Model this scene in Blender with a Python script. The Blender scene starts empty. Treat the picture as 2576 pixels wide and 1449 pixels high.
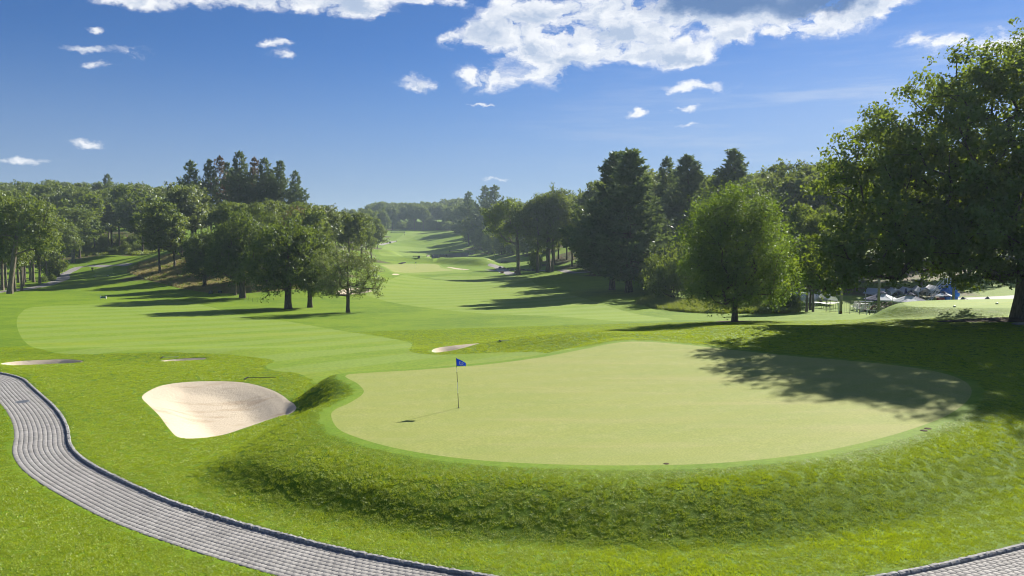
import bpy, math, random
import numpy as np
from mathutils import Vector, Matrix, Euler

# ------------------------------------------------------------------ camera, sky, sun, exposure
scene = bpy.context.scene
COL = scene.collection
FPX, VHOR, CAMZ = 2022.0, 600.0, 7.1          # focal length / horizon row on a 2576 x 1449 frame, eye height over the green
PITCH = math.atan((724.5 - VHOR) / FPX)
cam_d = bpy.data.cameras.new('camera'); cam = bpy.data.objects.new('camera', cam_d); COL.objects.link(cam)
cam_d.sensor_width = 36.0; cam_d.lens = 36.0 * FPX / 2576.0
cam_d.clip_start = 0.2; cam_d.clip_end = 12000
cam.location = (0, 0, CAMZ); cam.rotation_euler = (math.pi / 2 - PITCH, 0, 0)
scene.camera = cam
scene.view_settings.view_transform = 'Standard'
scene.view_settings.look = 'None'
scene.view_settings.exposure = 1.2
scene.view_settings.gamma = 1.0
scene.cycles.use_denoising = True
scene.cycles.pixel_filter_type = 'BLACKMAN_HARRIS'; scene.cycles.filter_width = 1.05
scene.cycles.max_bounces = 7
scene.cycles.diffuse_bounces = 4
scene.cycles.transmission_bounces = 4
scene.cycles.transparent_max_bounces = 6
scene.cycles.volume_bounces = 1
scene.cycles.use_adaptive_sampling = True
scene.cycles.adaptive_threshold = 0.02

SUN_AZ, SUN_EL = math.radians(39.0), math.radians(32.0)     # azimuth to the right of the view direction (+Y)
SUN_DIR = Vector((math.sin(SUN_AZ) * math.cos(SUN_EL), math.cos(SUN_AZ) * math.cos(SUN_EL), math.sin(SUN_EL)))
sun_d = bpy.data.lights.new('sun', 'SUN'); sun_d.energy = 5.0; sun_d.angle = math.radians(0.55); sun_d.color = (1.0, 0.93, 0.80)
sun = bpy.data.objects.new('sun', sun_d); COL.objects.link(sun)
sun.location = (60, 60, 80)
sun.rotation_euler = (-SUN_DIR).to_track_quat('-Z', 'Y').to_euler()

def ray(u, v):
    a = (u - 1288.0) / FPX; b = (724.5 - v) / FPX
    c, s = math.cos(PITCH), math.sin(PITCH)
    return np.array([a, c + b * s, -s + b * c])
def azel(u, v):
    r = ray(u, v)
    return math.atan2(r[0], r[1]), math.atan2(r[2], math.hypot(r[0], r[1]))

class NT:
    """small helper round a node tree"""
    def __init__(s, tree): s.t = tree; s.n = tree.nodes; s.l = tree.links
    def new(s, typ, **kw):
        n = s.n.new(typ)
        for k, v in kw.items(): setattr(n, k, v)
        return n
    def put(s, sock, val):
        if hasattr(val, 'is_linked') or isinstance(val, bpy.types.NodeSocket): s.l.new(val, sock)
        else: sock.default_value = val
    def math(s, op, a, b=None, c=None, clamp=False):
        n = s.new('ShaderNodeMath', operation=op); n.use_clamp = clamp
        s.put(n.inputs[0], a)
        if b is not None: s.put(n.inputs[1], b)
        if c is not None: s.put(n.inputs[2], c)
        return n.outputs[0]
    def vmath(s, op, a, b=None, c=None):
        n = s.new('ShaderNodeVectorMath', operation=op)
        s.put(n.inputs[0], a)
        if b is not None: s.put(n.inputs[1], b)
        if c is not None: s.put(n.inputs[2], c)
        return n.outputs['Value'] if op in ('DOT_PRODUCT', 'LENGTH') else n.outputs[0]
    def noise(s, vec, scale, detail=3.0, rough=0.55, dim='3D', col=False):
        n = s.new('ShaderNodeTexNoise', noise_dimensions=dim)
        s.put(n.inputs['Vector'], vec); n.inputs['Scale'].default_value = scale
        n.inputs['Detail'].default_value = detail; n.inputs['Roughness'].default_value = rough
        return n.outputs['Color'] if col else n.outputs[0]
    def ramp(s, fac, a, b, lo=0.0, hi=1.0, smooth=True):
        n = s.new('ShaderNodeMapRange'); n.interpolation_type = 'SMOOTHSTEP' if smooth else 'LINEAR'
        s.put(n.inputs[0], fac)
        for k, v in zip((1, 2, 3, 4), (a, b, lo, hi)): n.inputs[k].default_value = v
        return n.outputs[0]
    def mix(s, fac, a, b, blend='MIX'):
        n = s.new('ShaderNodeMix', data_type='RGBA', blend_type=blend)
        s.put(n.inputs[0], fac); s.put(n.inputs[6], a if not isinstance(a, tuple) else (*a, 1) if len(a) == 3 else a)
        s.put(n.inputs[7], b if not isinstance(b, tuple) else (*b, 1) if len(b) == 3 else b)
        return n.outputs[2]

world = bpy.data.worlds.new('World'); scene.world = world; world.use_nodes = True
def build_sky():
    w = NT(world.node_tree); w.n.clear()
    out = w.new('ShaderNodeOutputWorld'); bg = w.new('ShaderNodeBackground')
    w.l.new(bg.outputs[0], out.inputs[0]); bg.inputs[1].default_value = 0.054
    sky = w.new('ShaderNodeTexSky'); sky.sky_type = 'NISHITA'; sky.sun_disc = False
    sky.sun_elevation = SUN_EL; sky.sun_rotation = SUN_AZ
    sky.altitude = 0; sky.air_density = 0.85; sky.dust_density = 0.1; sky.ozone_density = 5.0
    tc = w.new('ShaderNodeTexCoord').outputs['Generated']
    sep = w.new('ShaderNodeSeparateXYZ'); w.l.new(tc, sep.inputs[0])
    az = w.math('ARCTAN2', sep.outputs[0], sep.outputs[1])
    hyp = w.math('SQRT', w.math('ADD', w.math('MULTIPLY', sep.outputs[0], sep.outputs[0]), w.math('MULTIPLY', sep.outputs[1], sep.outputs[1])))
    el = w.math('ARCTAN2', sep.outputs[2], hyp)
    cmb = w.new('ShaderNodeCombineXYZ'); w.l.new(az, cmb.inputs[0]); w.l.new(el, cmb.inputs[1])
    P = cmb.outputs[0]
    # ragged edges: large and small domain warps
    st = w.vmath('MULTIPLY', P, (1.0, 1.7, 0.0))
    w1 = w.vmath('SUBTRACT', w.noise(st, 14.0, 6.0, 0.62, '2D', True), (0.5, 0.5, 0.5))
    PW = w.vmath('MULTIPLY_ADD', w1, (0.075, 0.036, 0.0), P)
    blobs = []
    def b(u, v, su, sv, amp=1.0):
        a, e = azel(u, v); blobs.append((a, e, su / FPX, sv / FPX, amp))
    for q in [(1320, 35, 105, 46, 1.15), (1225, 80, 75, 32, 1.0), (1450, 92, 140, 36, 1.1), (1610, 88, 110, 26, .95), (1700, 112, 80, 16, .85),
              (1440, 20, 100, 36, .9), (1560, 145, 160, 20, 1.1), (1720, 146, 90, 18, 1.0), (1330, 128, 90, 24, .9), (1225, 195, 82, 28, 1.15), (1395, 182, 66, 30, 1.2), (1145, 105, 40, 22, .85),
              (1040, 208, 38, 15, .9), (1900, 8, 240, 44, 2.4), (2120, 12, 80, 44, 1.7), (1720, -14, 110, 40, 1.6), (1570, 10, 60, 30, .9), (1835, 88, 40, 20, .8), (1990, 78, 110, 16, .75),
              (470, -8, 140, 24, 1.2), (720, -10, 150, 26, 1.3), (905, 4, 70, 34, 1.2), (320, 0, 70, 18, .9), (1050, -2, 50, 12, .9), (1142, 6, 26, 10, .8),
              (255, 68, 20, 8, .75), (200, 122, 46, 9, .72), (325, 133, 40, 12, .85), (250, 165, 32, 12, .8), (708, 112, 38, 11, .85), (712, 143, 32, 11, .75),
              (215, 357, 44, 10, .66), (70, 403, 100, 9, .66), (1770, 219, 68, 13, 1.0), (1610, 286, 44, 12, .95), (1725, 276, 27, 11, .85), (1740, 320, 32, 5, .7),
              (2310, 108, 56, 17, .9), (2420, 112, 66, 16, .9), (2545, 105, 60, 36, 1.0), (1210, 258, 40, 5, .6), (1240, 452, 26, 5, .6)]: b(*q)
    rg = random.Random(5)                       # the same fair-weather clouds go on round the rest of the sky
    for _ in range(26):
        a = rg.uniform(math.radians(38), math.radians(322)); e = math.radians(rg.uniform(8, 58))
        s = rg.uniform(.02, .075)
        blobs.append((a if a < math.pi else a - 2 * math.pi, e, s * 1.6, s * .55, rg.uniform(.7, 1.4)))
    for _ in range(16):                         # unseen clouds overhead, continuing the top bank, added for fill light in shade
        a = rg.uniform(-math.pi, math.pi); e = math.radians(rg.uniform(27, 76)); s = rg.uniform(.05, .11)
        blobs.append((a, e, s * 1.7 / max(math.cos(e), .35), s * .8, rg.uniform(.9, 1.4)))
    acc = None
    for (a, e, sa, se, amp) in blobs:
        q = w.vmath('MULTIPLY_ADD', PW, (1 / sa, 1 / se, 0.0), (-a / sa, -e / se, 0.0))
        g = w.math('POWER', 0.3679, w.vmath('DOT_PRODUCT', q, q))
        acc = w.math('MULTIPLY', g, amp) if acc is None else w.math('MULTIPLY_ADD', g, amp, acc)
    cs = (1.0, 1.55, 0.0)
    fine = w.noise(w.vmath('MULTIPLY', PW, cs), 22.0, 9.0, 0.57, '2D')
    off = w.vmath('ADD', PW, (0.011, 0.009, 0.0))                    # the same puffs a step nearer the sun: relief light
    fine2 = w.noise(w.vmath('MULTIPLY', off, cs), 22.0, 5.0, 0.56, '2D')
    bill = w.ramp(fine, 0.30, 0.72, 0.0, 1.0, False)
    dens = w.math('MULTIPLY', acc, w.math('MULTIPLY_ADD', bill, 1.45, 0.18))
    cov = w.math('MULTIPLY', w.ramp(dens, 0.18, 0.92), 0.96)
    relief = w.math('MULTIPLY', w.math('SUBTRACT', fine2, fine), 4.2)
    thick = w.ramp(w.math('MULTIPLY_ADD', acc, 0.38, w.math('ADD', dens, relief)), 0.75, 2.3, 0.0, 1.0, False)
    # thin streaks of high cloud in the brighter half of the sky
    stv = w.vmath('MULTIPLY', P, (5.0, 46.0, 0.0))
    cir = w.math('ADD', w.ramp(w.noise(stv, 1.0, 5.0, 0.6, '2D'), 0.40, 0.82), 0.36)
    cir = w.math('MULTIPLY', cir, w.ramp(az, -0.15, 0.55))
    cir = w.math('MULTIPLY', cir, w.math('MULTIPLY', w.ramp(el, 0.03, 0.10), w.ramp(el, 0.27, 0.12)))
    skyc = w.new('ShaderNodeHueSaturation'); w.l.new(sky.outputs[0], skyc.inputs['Color'])
    skyc.inputs['Saturation'].default_value = 1.12; skyc.inputs['Value'].default_value = 1.0
    c0 = w.mix(w.math('MULTIPLY', cir, 0.55), w.mix(1.0, skyc.outputs[0], (0.47, 0.56, 0.72), 'MULTIPLY'), (6.0, 6.5, 7.2))
    cloud = w.mix(w.math('MULTIPLY', thick, 0.8), (8.0, 8.1, 8.3), (2.7, 3.7, 5.4))
    cloud = w.mix(w.ramp(acc, 1.45, 2.5), cloud, (1.0, 1.85, 3.7))
    c0 = w.mix(w.ramp(el, 0.24, -0.02, 0.0, 0.75), c0, (2.45, 3.15, 4.5))      # grey-blue summer haze low in the sky, all round
    c1 = w.mix(cov, c0, cloud)
    w.l.new(c1, bg.inputs[0])
build_sky()

# ------------------------------------------------------------------ small builders
rng = np.random.default_rng(7)
R = random.Random(11)
def tag(o, label=None, cat=None, group=None, kind=None):
    if label: o['label'] = label
    if cat: o['category'] = cat
    if group: o['group'] = group
    if kind: o['kind'] = kind
    return o
def empty(name, loc=(0, 0, 0), rz=0.0, label=None, cat=None, group=None):
    o = bpy.data.objects.new(name, None); COL.objects.link(o)
    o.location = loc; o.rotation_euler = (0, 0, rz); o.empty_display_size = 0.3
    return tag(o, label, cat, group)
def obj(name, mesh, parent=None):
    o = bpy.data.objects.new(name, mesh); COL.objects.link(o); o.parent = parent
    return o
def np_mesh(name, V, F, mat=None, smooth=False, attrs=None, normals=None):
    """V (n,3), F (m,k) with k = 3 or 4"""
    me = bpy.data.meshes.new(name)
    V = np.ascontiguousarray(V, dtype=np.float32); F = np.ascontiguousarray(F, dtype=np.int32)
    k = F.shape[1]
    me.vertices.add(len(V)); me.vertices.foreach_set('co', V.ravel())
    me.loops.add(F.size); me.loops.foreach_set('vertex_index', F.ravel())
    me.polygons.add(len(F)); me.polygons.foreach_set('loop_start', np.arange(0, F.size, k, dtype=np.int32))
    me.polygons.foreach_set('loop_total', np.full(len(F), k, dtype=np.int32))
    if smooth: me.polygons.foreach_set('use_smooth', np.ones(len(F), dtype=bool))
    me.update(calc_edges=True)
    for an, arr in (attrs or {}).items():
        at = me.attributes.new(an, 'FLOAT', 'POINT'); at.data.foreach_set('value', np.ascontiguousarray(arr, dtype=np.float32))
    if mat: me.materials.append(mat)
    if normals is not None: me.normals_split_custom_set_from_vertices(np.ascontiguousarray(normals, dtype=np.float32))
    return me
class MB:
    def __init__(s): s.v = []; s.f = []
    def add(s, vs, fs):
        o = len(s.v); s.v += [tuple(map(float, q)) for q in vs]; s.f += [tuple(i + o for i in f) for f in fs]; return s
    def box(s, c, d, rz=0.0, M=None, taper=1.0):
        x, y, z = (q / 2 for q in d); vs = []
        for sz in (-1, 1):
            t = taper if sz > 0 else 1.0
            for sx, sy in ((-1, -1), (1, -1), (1, 1), (-1, 1)): vs.append(Vector((sx * x * t, sy * y * t, sz * z)))
        m = (M or Matrix.Rotation(rz, 3, 'Z')).to_3x3()
        vs = [m @ q + Vector(c) for q in vs]
        return s.add(vs, [(0, 3, 2, 1), (4, 5, 6, 7), (0, 1, 5, 4), (1, 2, 6, 5), (2, 3, 7, 6), (3, 0, 4, 7)])
    def cyl(s, p0, p1, r0, r1=None, n=8, cap=True):
        r1 = r0 if r1 is None else r1
        p0 = Vector(p0); p1 = Vector(p1); d = (p1 - p0).normalized()
        a = d.orthogonal().normalized(); b = d.cross(a)
        vs = []
        for p, r in ((p0, r0), (p1, r1)):
            for i in range(n):
                t = 2 * math.pi * i / n; vs.append(p + (a * math.cos(t) + b * math.sin(t)) * r)
        fs = [(i, (i + 1) % n, n + (i + 1) % n, n + i) for i in range(n)]
        if cap: fs += [tuple(range(n - 1, -1, -1)), tuple(range(n, 2 * n))]
        return s.add(vs, fs)
    def tube(s, pts, r, n=6):
        for a, b_ in zip(pts[:-1], pts[1:]): s.cyl(a, b_, r, r, n)
        return s
    def lathe(s, prof, c=(0, 0, 0), n=16):
        vs = []; fs = []
        for r, z in prof:
            for i in range(n):
                t = 2 * math.pi * i / n; vs.append((c[0] + r * math.cos(t), c[1] + r * math.sin(t), c[2] + z))
        for k in range(len(prof) - 1):
            for i in range(n):
                j = (i + 1) % n; fs.append((k * n + i, k * n + j, (k + 1) * n + j, (k + 1) * n + i))
        fs.append(tuple(range(n - 1, -1, -1))); fs.append(tuple((len(prof) - 1) * n + i for i in range(n)))
        return s.add(vs, fs)
    def mesh(s, name, mat, smooth=False):
        me = bpy.data.meshes.new(name); me.from_pydata(s.v, [], s.f); me.materials.append(mat)
        if smooth: me.polygons.foreach_set('use_smooth', np.ones(len(me.polygons), dtype=bool))
        me.update(); return me
    def build(s, name, mat, parent=None, smooth=False): return obj(name, s.mesh(name, mat, smooth), parent)

# ------------------------------------------------------------------ materials
def new_mat(name):
    m = bpy.data.materials.new(name); m.use_nodes = True; n = NT(m.node_tree); n.n.clear()
    out = n.new('ShaderNodeOutputMaterial'); return m, n, out
def pbsdf(n, out, col, rough=0.7, spec=0.3, metal=0.0, bump=None, bstr=0.3, bdist=0.02):
    p = n.new('ShaderNodeBsdfPrincipled'); n.put(p.inputs['Base Color'], (*col, 1) if isinstance(col, tuple) else col)
    n.put(p.inputs['Roughness'], rough); p.inputs['Specular IOR Level'].default_value = spec; p.inputs['Metallic'].default_value = metal
    if bump is not None:
        b = n.new('ShaderNodeBump'); b.inputs['Strength'].default_value = bstr; b.inputs['Distance'].default_value = bdist
        n.put(b.inputs['Height'], bump); n.l.new(b.outputs[0], p.inputs['Normal'])
    n.l.new(p.outputs[0], out.inputs[0]); return p
def plain(name, col, rough=0.6, spec=0.3, metal=0.0, var=0.12, scale=6.0, bstr=0.12):
    m, n, out = new_mat(name)
    tc = n.new('ShaderNodeTexCoord').outputs['Object']
    f = n.noise(tc, scale, 4.0, 0.6)
    c = n.mix(f, tuple(q * (1 - var) for q in col), tuple(min(1, q * (1 + var)) for q in col))
    pbsdf(n, out, c, rough, spec, metal, n.noise(tc, scale * 6, 3.0), bstr, 0.01); return m
def turf(name, dark, light, tip, bscale, bstr, bdist, stripes=None, patch=0.12, fine=9.0, dry=None, streak=None):
    """mown grass: patchy colour, blade-scale colour noise and bump"""
    m, n, out = new_mat(name)
    pos = n.new('ShaderNodeNewGeometry').outputs['Position']
    big = n.ramp(n.noise(pos, patch, 4.0, 0.6), 0.35, 0.65)
    c = n.mix(big, dark, light)
    med = n.ramp(n.noise(pos, patch * 9, 4.0, 0.65), 0.42, 0.72)
    c = n.mix(n.math('MULTIPLY', med, 0.6), c, tip)
    if stripes:                                   # mower passes: the nap of alternate bands lies the other way
        wv = n.new('ShaderNodeTexWave', wave_type='BANDS', bands_direction='X', wave_profile='SIN')
        mp = n.new('ShaderNodeMapping'); mp.inputs['Rotation'].default_value = (0, 0, stripes[0])
        n.l.new(pos, mp.inputs[0]); n.l.new(mp.outputs[0], wv.inputs[0]); wv.inputs['Scale'].default_value = stripes[1]
        wv.inputs['Distortion'].default_value = 0.6; wv.inputs['Detail'].default_value = 1.0; wv.inputs['Detail Scale'].default_value = 0.3
        c = n.mix(n.math('MULTIPLY', n.ramp(wv.outputs[1], 0.42, 0.58), stripes[2]), c, light if len(stripes) < 4 else stripes[3])
    if streak:                                    # long thin drier streaks
        mp2 = n.new('ShaderNodeMapping'); mp2.inputs['Scale'].default_value = (0.10, 0.9, 1.0); mp2.inputs['Rotation'].default_value = (0, 0, 0.12)
        n.l.new(pos, mp2.inputs[0])
        c = n.mix(n.math('MULTIPLY', n.ramp(n.noise(mp2.outputs[0], 0.7, 5.0, 0.6), 0.50, 0.72), streak[0]), c, streak[1])
    fn = n.noise(pos, fine, 5.0, 0.75)
    c = n.mix(n.ramp(fn, 0.35, 0.70), n.mix(1.0, c, (0.70, 0.72, 0.70), 'MULTIPLY'), c)
    if dry:
        dm = n.ramp(n.noise(pos, dry[0], 5.0, 0.65), dry[1], dry[1] + 0.16)
        c = n.mix(n.math('MULTIPLY', dm, dry[2]), c, dry[3])
    h = n.math('ADD', n.noise(pos, bscale, 4.0, 0.7), n.math('MULTIPLY', n.noise(pos, bscale * 0.18, 3.0, 0.6), 1.5))
    p = pbsdf(n, out, c, 0.85, 0.12, 0.0, h, bstr, bdist)
    p.inputs['Sheen Weight'].default_value = 0.0
    return m, n, out, c
M = {}
M['rough'] = turf('rough_turf', (0.090, 0.180, 0.008), (0.140, 0.235, 0.010), (0.175, 0.250, 0.016), 22.0, 0.55, 0.06, dry=(0.5, 0.60, 0.30, (0.22, 0.235, 0.040)))[0]
M['fairway'] = turf('fairway_turf', (0.145, 0.240, 0.016), (0.180, 0.270, 0.022), (0.210, 0.280, 0.034), 30.0, 0.25, 0.02, stripes=(0.9, 0.045, 0.8, (0.195, 0.280, 0.050)), fine=5.0, streak=(0.55, (0.255, 0.300, 0.026)))[0]
M['green'] = turf('green_turf', (0.246, 0.290, 0.076), (0.274, 0.307, 0.089), (0.304, 0.322, 0.112), 34.0, 0.22, 0.012, fine=14.0, patch=0.16, stripes=(1.2, 0.16, 0.30, (0.270, 0.300, 0.070)), streak=(0.6, (0.33, 0.32, 0.125)))[0]
M['collar'] = turf('collar_turf', (0.125, 0.225, 0.014), (0.155, 0.250, 0.018), (0.185, 0.265, 0.026), 26.0, 0.35, 0.03)[0]
M['fescue'] = turf('fescue_turf', (0.16, 0.165, 0.035), (0.27, 0.215, 0.085), (0.30, 0.26, 0.10), 9.0, 0.9, 0.12, patch=0.10, fine=3.0, dry=(0.13, 0.50, 0.75, (0.36, 0.26, 0.15)))[0]
def sand_mat():
    m, n, out = new_mat('bunker_sand'); pos = n.new('ShaderNodeNewGeometry').outputs['Position']
    mp = n.new('ShaderNodeMapping'); mp.inputs['Scale'].default_value = (0.5, 1.6, 1); mp.inputs['Rotation'].default_value = (0, 0, 0.25); n.l.new(pos, mp.inputs[0])
    damp = n.ramp(n.noise(mp.outputs[0], 0.55, 5.0, 0.65), 0.50, 0.68)
    c = n.mix(damp, (0.48, 0.415, 0.320), (0.37, 0.295, 0.210))
    c = n.mix(n.math('MULTIPLY', n.noise(pos, 60.0, 2.0), 0.3), c, (0.55, 0.49, 0.40))
    wv = n.new('ShaderNodeTexWave'); wv.inputs['Scale'].default_value = 2.2; wv.inputs['Distortion'].default_value = 5.0; wv.inputs['Detail'].default_value = 2.0; n.l.new(pos, wv.inputs[0])
    h = n.math('ADD', n.math('MULTIPLY', n.noise(pos, 5.0, 5.0, 0.65), 1.0), n.math('MULTIPLY', wv.outputs[1], 0.06))
    pbsdf(n, out, c, 0.95, 0.1, 0, h, 0.40, 0.09); return m
M['sand'] = sand_mat()
def ground_mat():
    """rough that turns to leaf litter and bracken under the woods (attribute 'wood')"""
    m, n, out, c = turf('ground_turf', (0.098, 0.185, 0.006), (0.150, 0.242, 0.008), (0.190, 0.260, 0.013), 22.0, 0.55, 0.06, dry=(0.5, 0.60, 0.30, (0.22, 0.235, 0.040)))
    p = [q for q in n.n if q.type == 'BSDF_PRINCIPLED'][0]
    pos = n.new('ShaderNodeNewGeometry').outputs['Position']
    at = n.new('ShaderNodeAttribute'); at.attribute_name = 'wood'
    f = n.ramp(n.math('ADD', at.outputs['Fac'], n.math('MULTIPLY', n.math('SUBTRACT', n.noise(pos, 0.25, 4.0), 0.5), 0.8)), 0.35, 0.65)
    lit = n.mix(n.ramp(n.noise(pos, 0.5, 5.0, 0.7), 0.4, 0.62), (0.085, 0.055, 0.030), (0.050, 0.085, 0.015))
    c2 = n.mix(f, c, lit); n.l.new(c2, p.inputs['Base Color'])
    return m
M['ground'] = ground_mat()
def leaf_mat(name, dark, light, trans, tfac=0.42, gloss=0.05, autumn=None, rnd=1.0):
    m, n, out = new_mat(name)
    at = n.new('ShaderNodeAttribute'); at.attribute_name = 'tint'
    oi = n.new('ShaderNodeObjectInfo')
    f = n.math('ADD', at.outputs['Fac'], n.math('MULTIPLY', n.math('SUBTRACT', oi.outputs['Random'], 0.5), 0.5 * rnd), clamp=True)
    c = n.mix(f, dark, light)
    if autumn: c = n.mix(n.ramp(at.outputs['Fac'], 0.93, 1.0), c, autumn)
    hs = n.new('ShaderNodeHueSaturation'); n.l.new(c, hs.inputs['Color'])
    hs.inputs['Hue'].default_value = 0.5
    n.l.new(n.math('MULTIPLY_ADD', oi.outputs['Random'], 0.35 * rnd, 1.02 - 0.17 * rnd), hs.inputs['Value'])
    d = n.new('ShaderNodeBsdfDiffuse'); n.l.new(hs.outputs[0], d.inputs[0])
    t = n.new('ShaderNodeBsdfTranslucent'); n.l.new(n.mix(f, tuple(q * .75 for q in trans), trans), t.inputs[0])
    mx = n.new('ShaderNodeMixShader'); mx.inputs[0].default_value = tfac; n.l.new(d.outputs[0], mx.inputs[1]); n.l.new(t.outputs[0], mx.inputs[2])
    g = n.new('ShaderNodeBsdfGlossy'); g.inputs['Roughness'].default_value = 0.5; g.inputs[0].default_value = (.9, .95, 1, 1)
    m2 = n.new('ShaderNodeMixShader'); m2.inputs[0].default_value = gloss; n.l.new(mx.outputs[0], m2.inputs[1]); n.l.new(g.outputs[0], m2.inputs[2])
    n.l.new(m2.outputs[0], out.inputs[0]); return m
M['leaf_oak'] = leaf_mat('oak_leaf', (0.040, 0.076, 0.014), (0.082, 0.130, 0.022), (0.26, 0.35, 0.022), 0.40, 0.035)
M['leaf_dark'] = leaf_mat('dark_oak_leaf', (0.030, 0.058, 0.013), (0.064, 0.106, 0.020), (0.20, 0.28, 0.020), 0.38, 0.03)
M['leaf_elm'] = leaf_mat('elm_leaf', (0.046, 0.096, 0.012), (0.090, 0.155, 0.018), (0.25, 0.38, 0.015), 0.42, 0.05)
M['leaf_wood'] = leaf_mat('woodland_leaf', (0.050, 0.090, 0.022), (0.105, 0.150, 0.032), (0.24, 0.31, 0.030), 0.38, 0.03)
M['leaf_light'] = leaf_mat('locust_leaf', (0.070, 0.110, 0.030), (0.120, 0.165, 0.045), (0.24, 0.30, 0.05), 0.40, 0.05)
M['leaf_brown'] = leaf_mat('turning_leaf', (0.11, 0.090, 0.030), (0.17, 0.125, 0.045), (0.26, 0.20, 0.05), 0.36, 0.04)
M['needle'] = leaf_mat('pine_needle', (0.042, 0.082, 0.030), (0.092, 0.142, 0.047), (0.19, 0.26, 0.055), 0.28, 0.05)
M['needle_dead'] = leaf_mat('dying_pine_needle', (0.10, 0.065, 0.035), (0.16, 0.105, 0.055), (0.18, 0.12, 0.05), 0.25, 0.04)
M['weed'] = leaf_mat('weed_leaf', (0.08, 0.14, 0.018), (0.17, 0.22, 0.03), (0.30, 0.36, 0.03), 0.42, 0.04)
M['blade'] = leaf_mat('grass_blade', (0.162, 0.255, 0.006), (0.255, 0.335, 0.010), (0.50, 0.62, 0.008), 0.45, 0.035, rnd=0.7)
M['blade_dry'] = leaf_mat('fescue_blade', (0.20, 0.19, 0.05), (0.33, 0.25, 0.11), (0.42, 0.36, 0.14), 0.4, 0.03)
def bark(name, a, b):
    m, n, out = new_mat(name); tc = n.new('ShaderNodeTexCoord').outputs['Object']
    mp = n.new('ShaderNodeMapping'); mp.inputs['Scale'].default_value = (1, 1, 0.18); n.l.new(tc, mp.inputs[0])
    f = n.noise(mp.outputs[0], 7.0, 6.0, 0.7)
    pbsdf(n, out, n.mix(n.ramp(f, 0.35, 0.65), a, b), 0.92, 0.15, 0, f, 0.9, 0.08); return m
M['bark'] = bark('bark', (0.050, 0.040, 0.032), (0.135, 0.110, 0.088))
M['bark_grey'] = bark('grey_bark', (0.085, 0.072, 0.058), (0.21, 0.18, 0.145))
M['asphalt'] = plain('path_asphalt', (0.22, 0.21, 0.205), 0.9, 0.2, var=0.2, scale=1.5)
M['mulch'] = plain('bark_mulch', (0.055, 0.036, 0.024), 0.95, 0.1, var=0.5, scale=9, bstr=0.8)
M['joint'] = plain('joint_sand', (0.115, 0.110, 0.103), 0.95, 0.1, var=0.3, scale=20)
def stone_mat(name, a, b, scale=9.0, bstr=0.4):
    m, n, out = new_mat(name); tc = n.new('ShaderNodeTexCoord').outputs['Object']; pos = n.new('ShaderNodeNewGeometry').outputs['Position']
    at = n.new('ShaderNodeAttribute'); at.attribute_name = 'tint'; f = n.noise(pos, scale, 5.0, 0.7)
    c = n.mix(n.ramp(f, 0.3, 0.7), a, b)
    hs = n.new('ShaderNodeHueSaturation'); n.l.new(c, hs.inputs['Color']); n.l.new(n.math('ADD', n.math('MULTIPLY_ADD', n.noise(pos, 0.9, 3.0), 0.6, 0.70), at.outputs['Fac']), hs.inputs['Value'])
    pbsdf(n, out, hs.outputs[0], 0.85, 0.2, 0, f, bstr, 0.02); return m
M['paver'] = stone_mat('paver_stone', (0.20, 0.195, 0.195), (0.29, 0.283, 0.276), 14.0, 0.35)
M['kerb'] = stone_mat('granite_kerb', (0.15, 0.15, 0.155), (0.36, 0.36, 0.36), 11.0, 0.7)
M['rock'] = stone_mat('field_rock', (0.07, 0.065, 0.06), (0.17, 0.16, 0.145), 3.0, 0.7)
def water_mat():
    m, n, out = new_mat('pond_water'); pos = n.new('ShaderNodeNewGeometry').outputs['Position']
    p = pbsdf(n, out, (0.012, 0.016, 0.012), 0.06, 0.5, 0, n.noise(pos, 1.2, 3.0), 0.12, 0.05); return m
M['water'] = water_mat()
M['white'] = plain('white_paint', (0.78, 0.78, 0.77), 0.45, 0.4, var=0.05)
M['black'] = plain('black_paint', (0.018, 0.018, 0.020), 0.5, 0.4, var=0.2)
M['steel'] = plain('grey_metal', (0.33, 0.34, 0.35), 0.4, 0.5, 0.7)
M['blue'] = leaf_mat('flag_cloth', (0.012, 0.085, 0.50), (0.012, 0.085, 0.50), (0.03, 0.20, 0.95), 0.45, 0.02, rnd=0.0)
M['navy'] = plain('navy_canvas', (0.018, 0.030, 0.085), 0.85, 0.15, var=0.15)
M['canvas'] = leaf_mat('white_canvas', (0.72, 0.74, 0.78), (0.72, 0.74, 0.78), (0.85, 0.87, 0.92), 0.42, 0.02, rnd=0.0)
M['timber'] = plain('weathered_timber', (0.23, 0.21, 0.19), 0.85, 0.15, var=0.3, scale=3)
M['wood'] = plain('brown_timber', (0.15, 0.085, 0.045), 0.75, 0.2, var=0.3)
M['sling'] = plain('tan_sling', (0.17, 0.13, 0.10), 0.85, 0.1)
M['slide'] = plain('slide_plastic', (0.015, 0.13, 0.46), 0.35, 0.5)
M['red'] = plain('red_paint', (0.45, 0.04, 0.03), 0.5, 0.3)
M['teal'] = plain('teal_board', (0.05, 0.14, 0.15), 0.6, 0.3)
M['skin'] = plain('skin', (0.50, 0.30, 0.22), 0.6, 0.3)
M['shirt'] = plain('shirt_cloth', (0.70, 0.70, 0.72), 0.9, 0.1)
M['dark_cloth'] = plain('dark_cloth', (0.03, 0.03, 0.045), 0.9, 0.1)
M['pool'] = plain('pool_water', (0.05, 0.32, 0.48), 0.08, 0.5)
M['deck'] = plain('pool_deck', (0.34, 0.335, 0.33), 0.85, 0.2)

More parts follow.
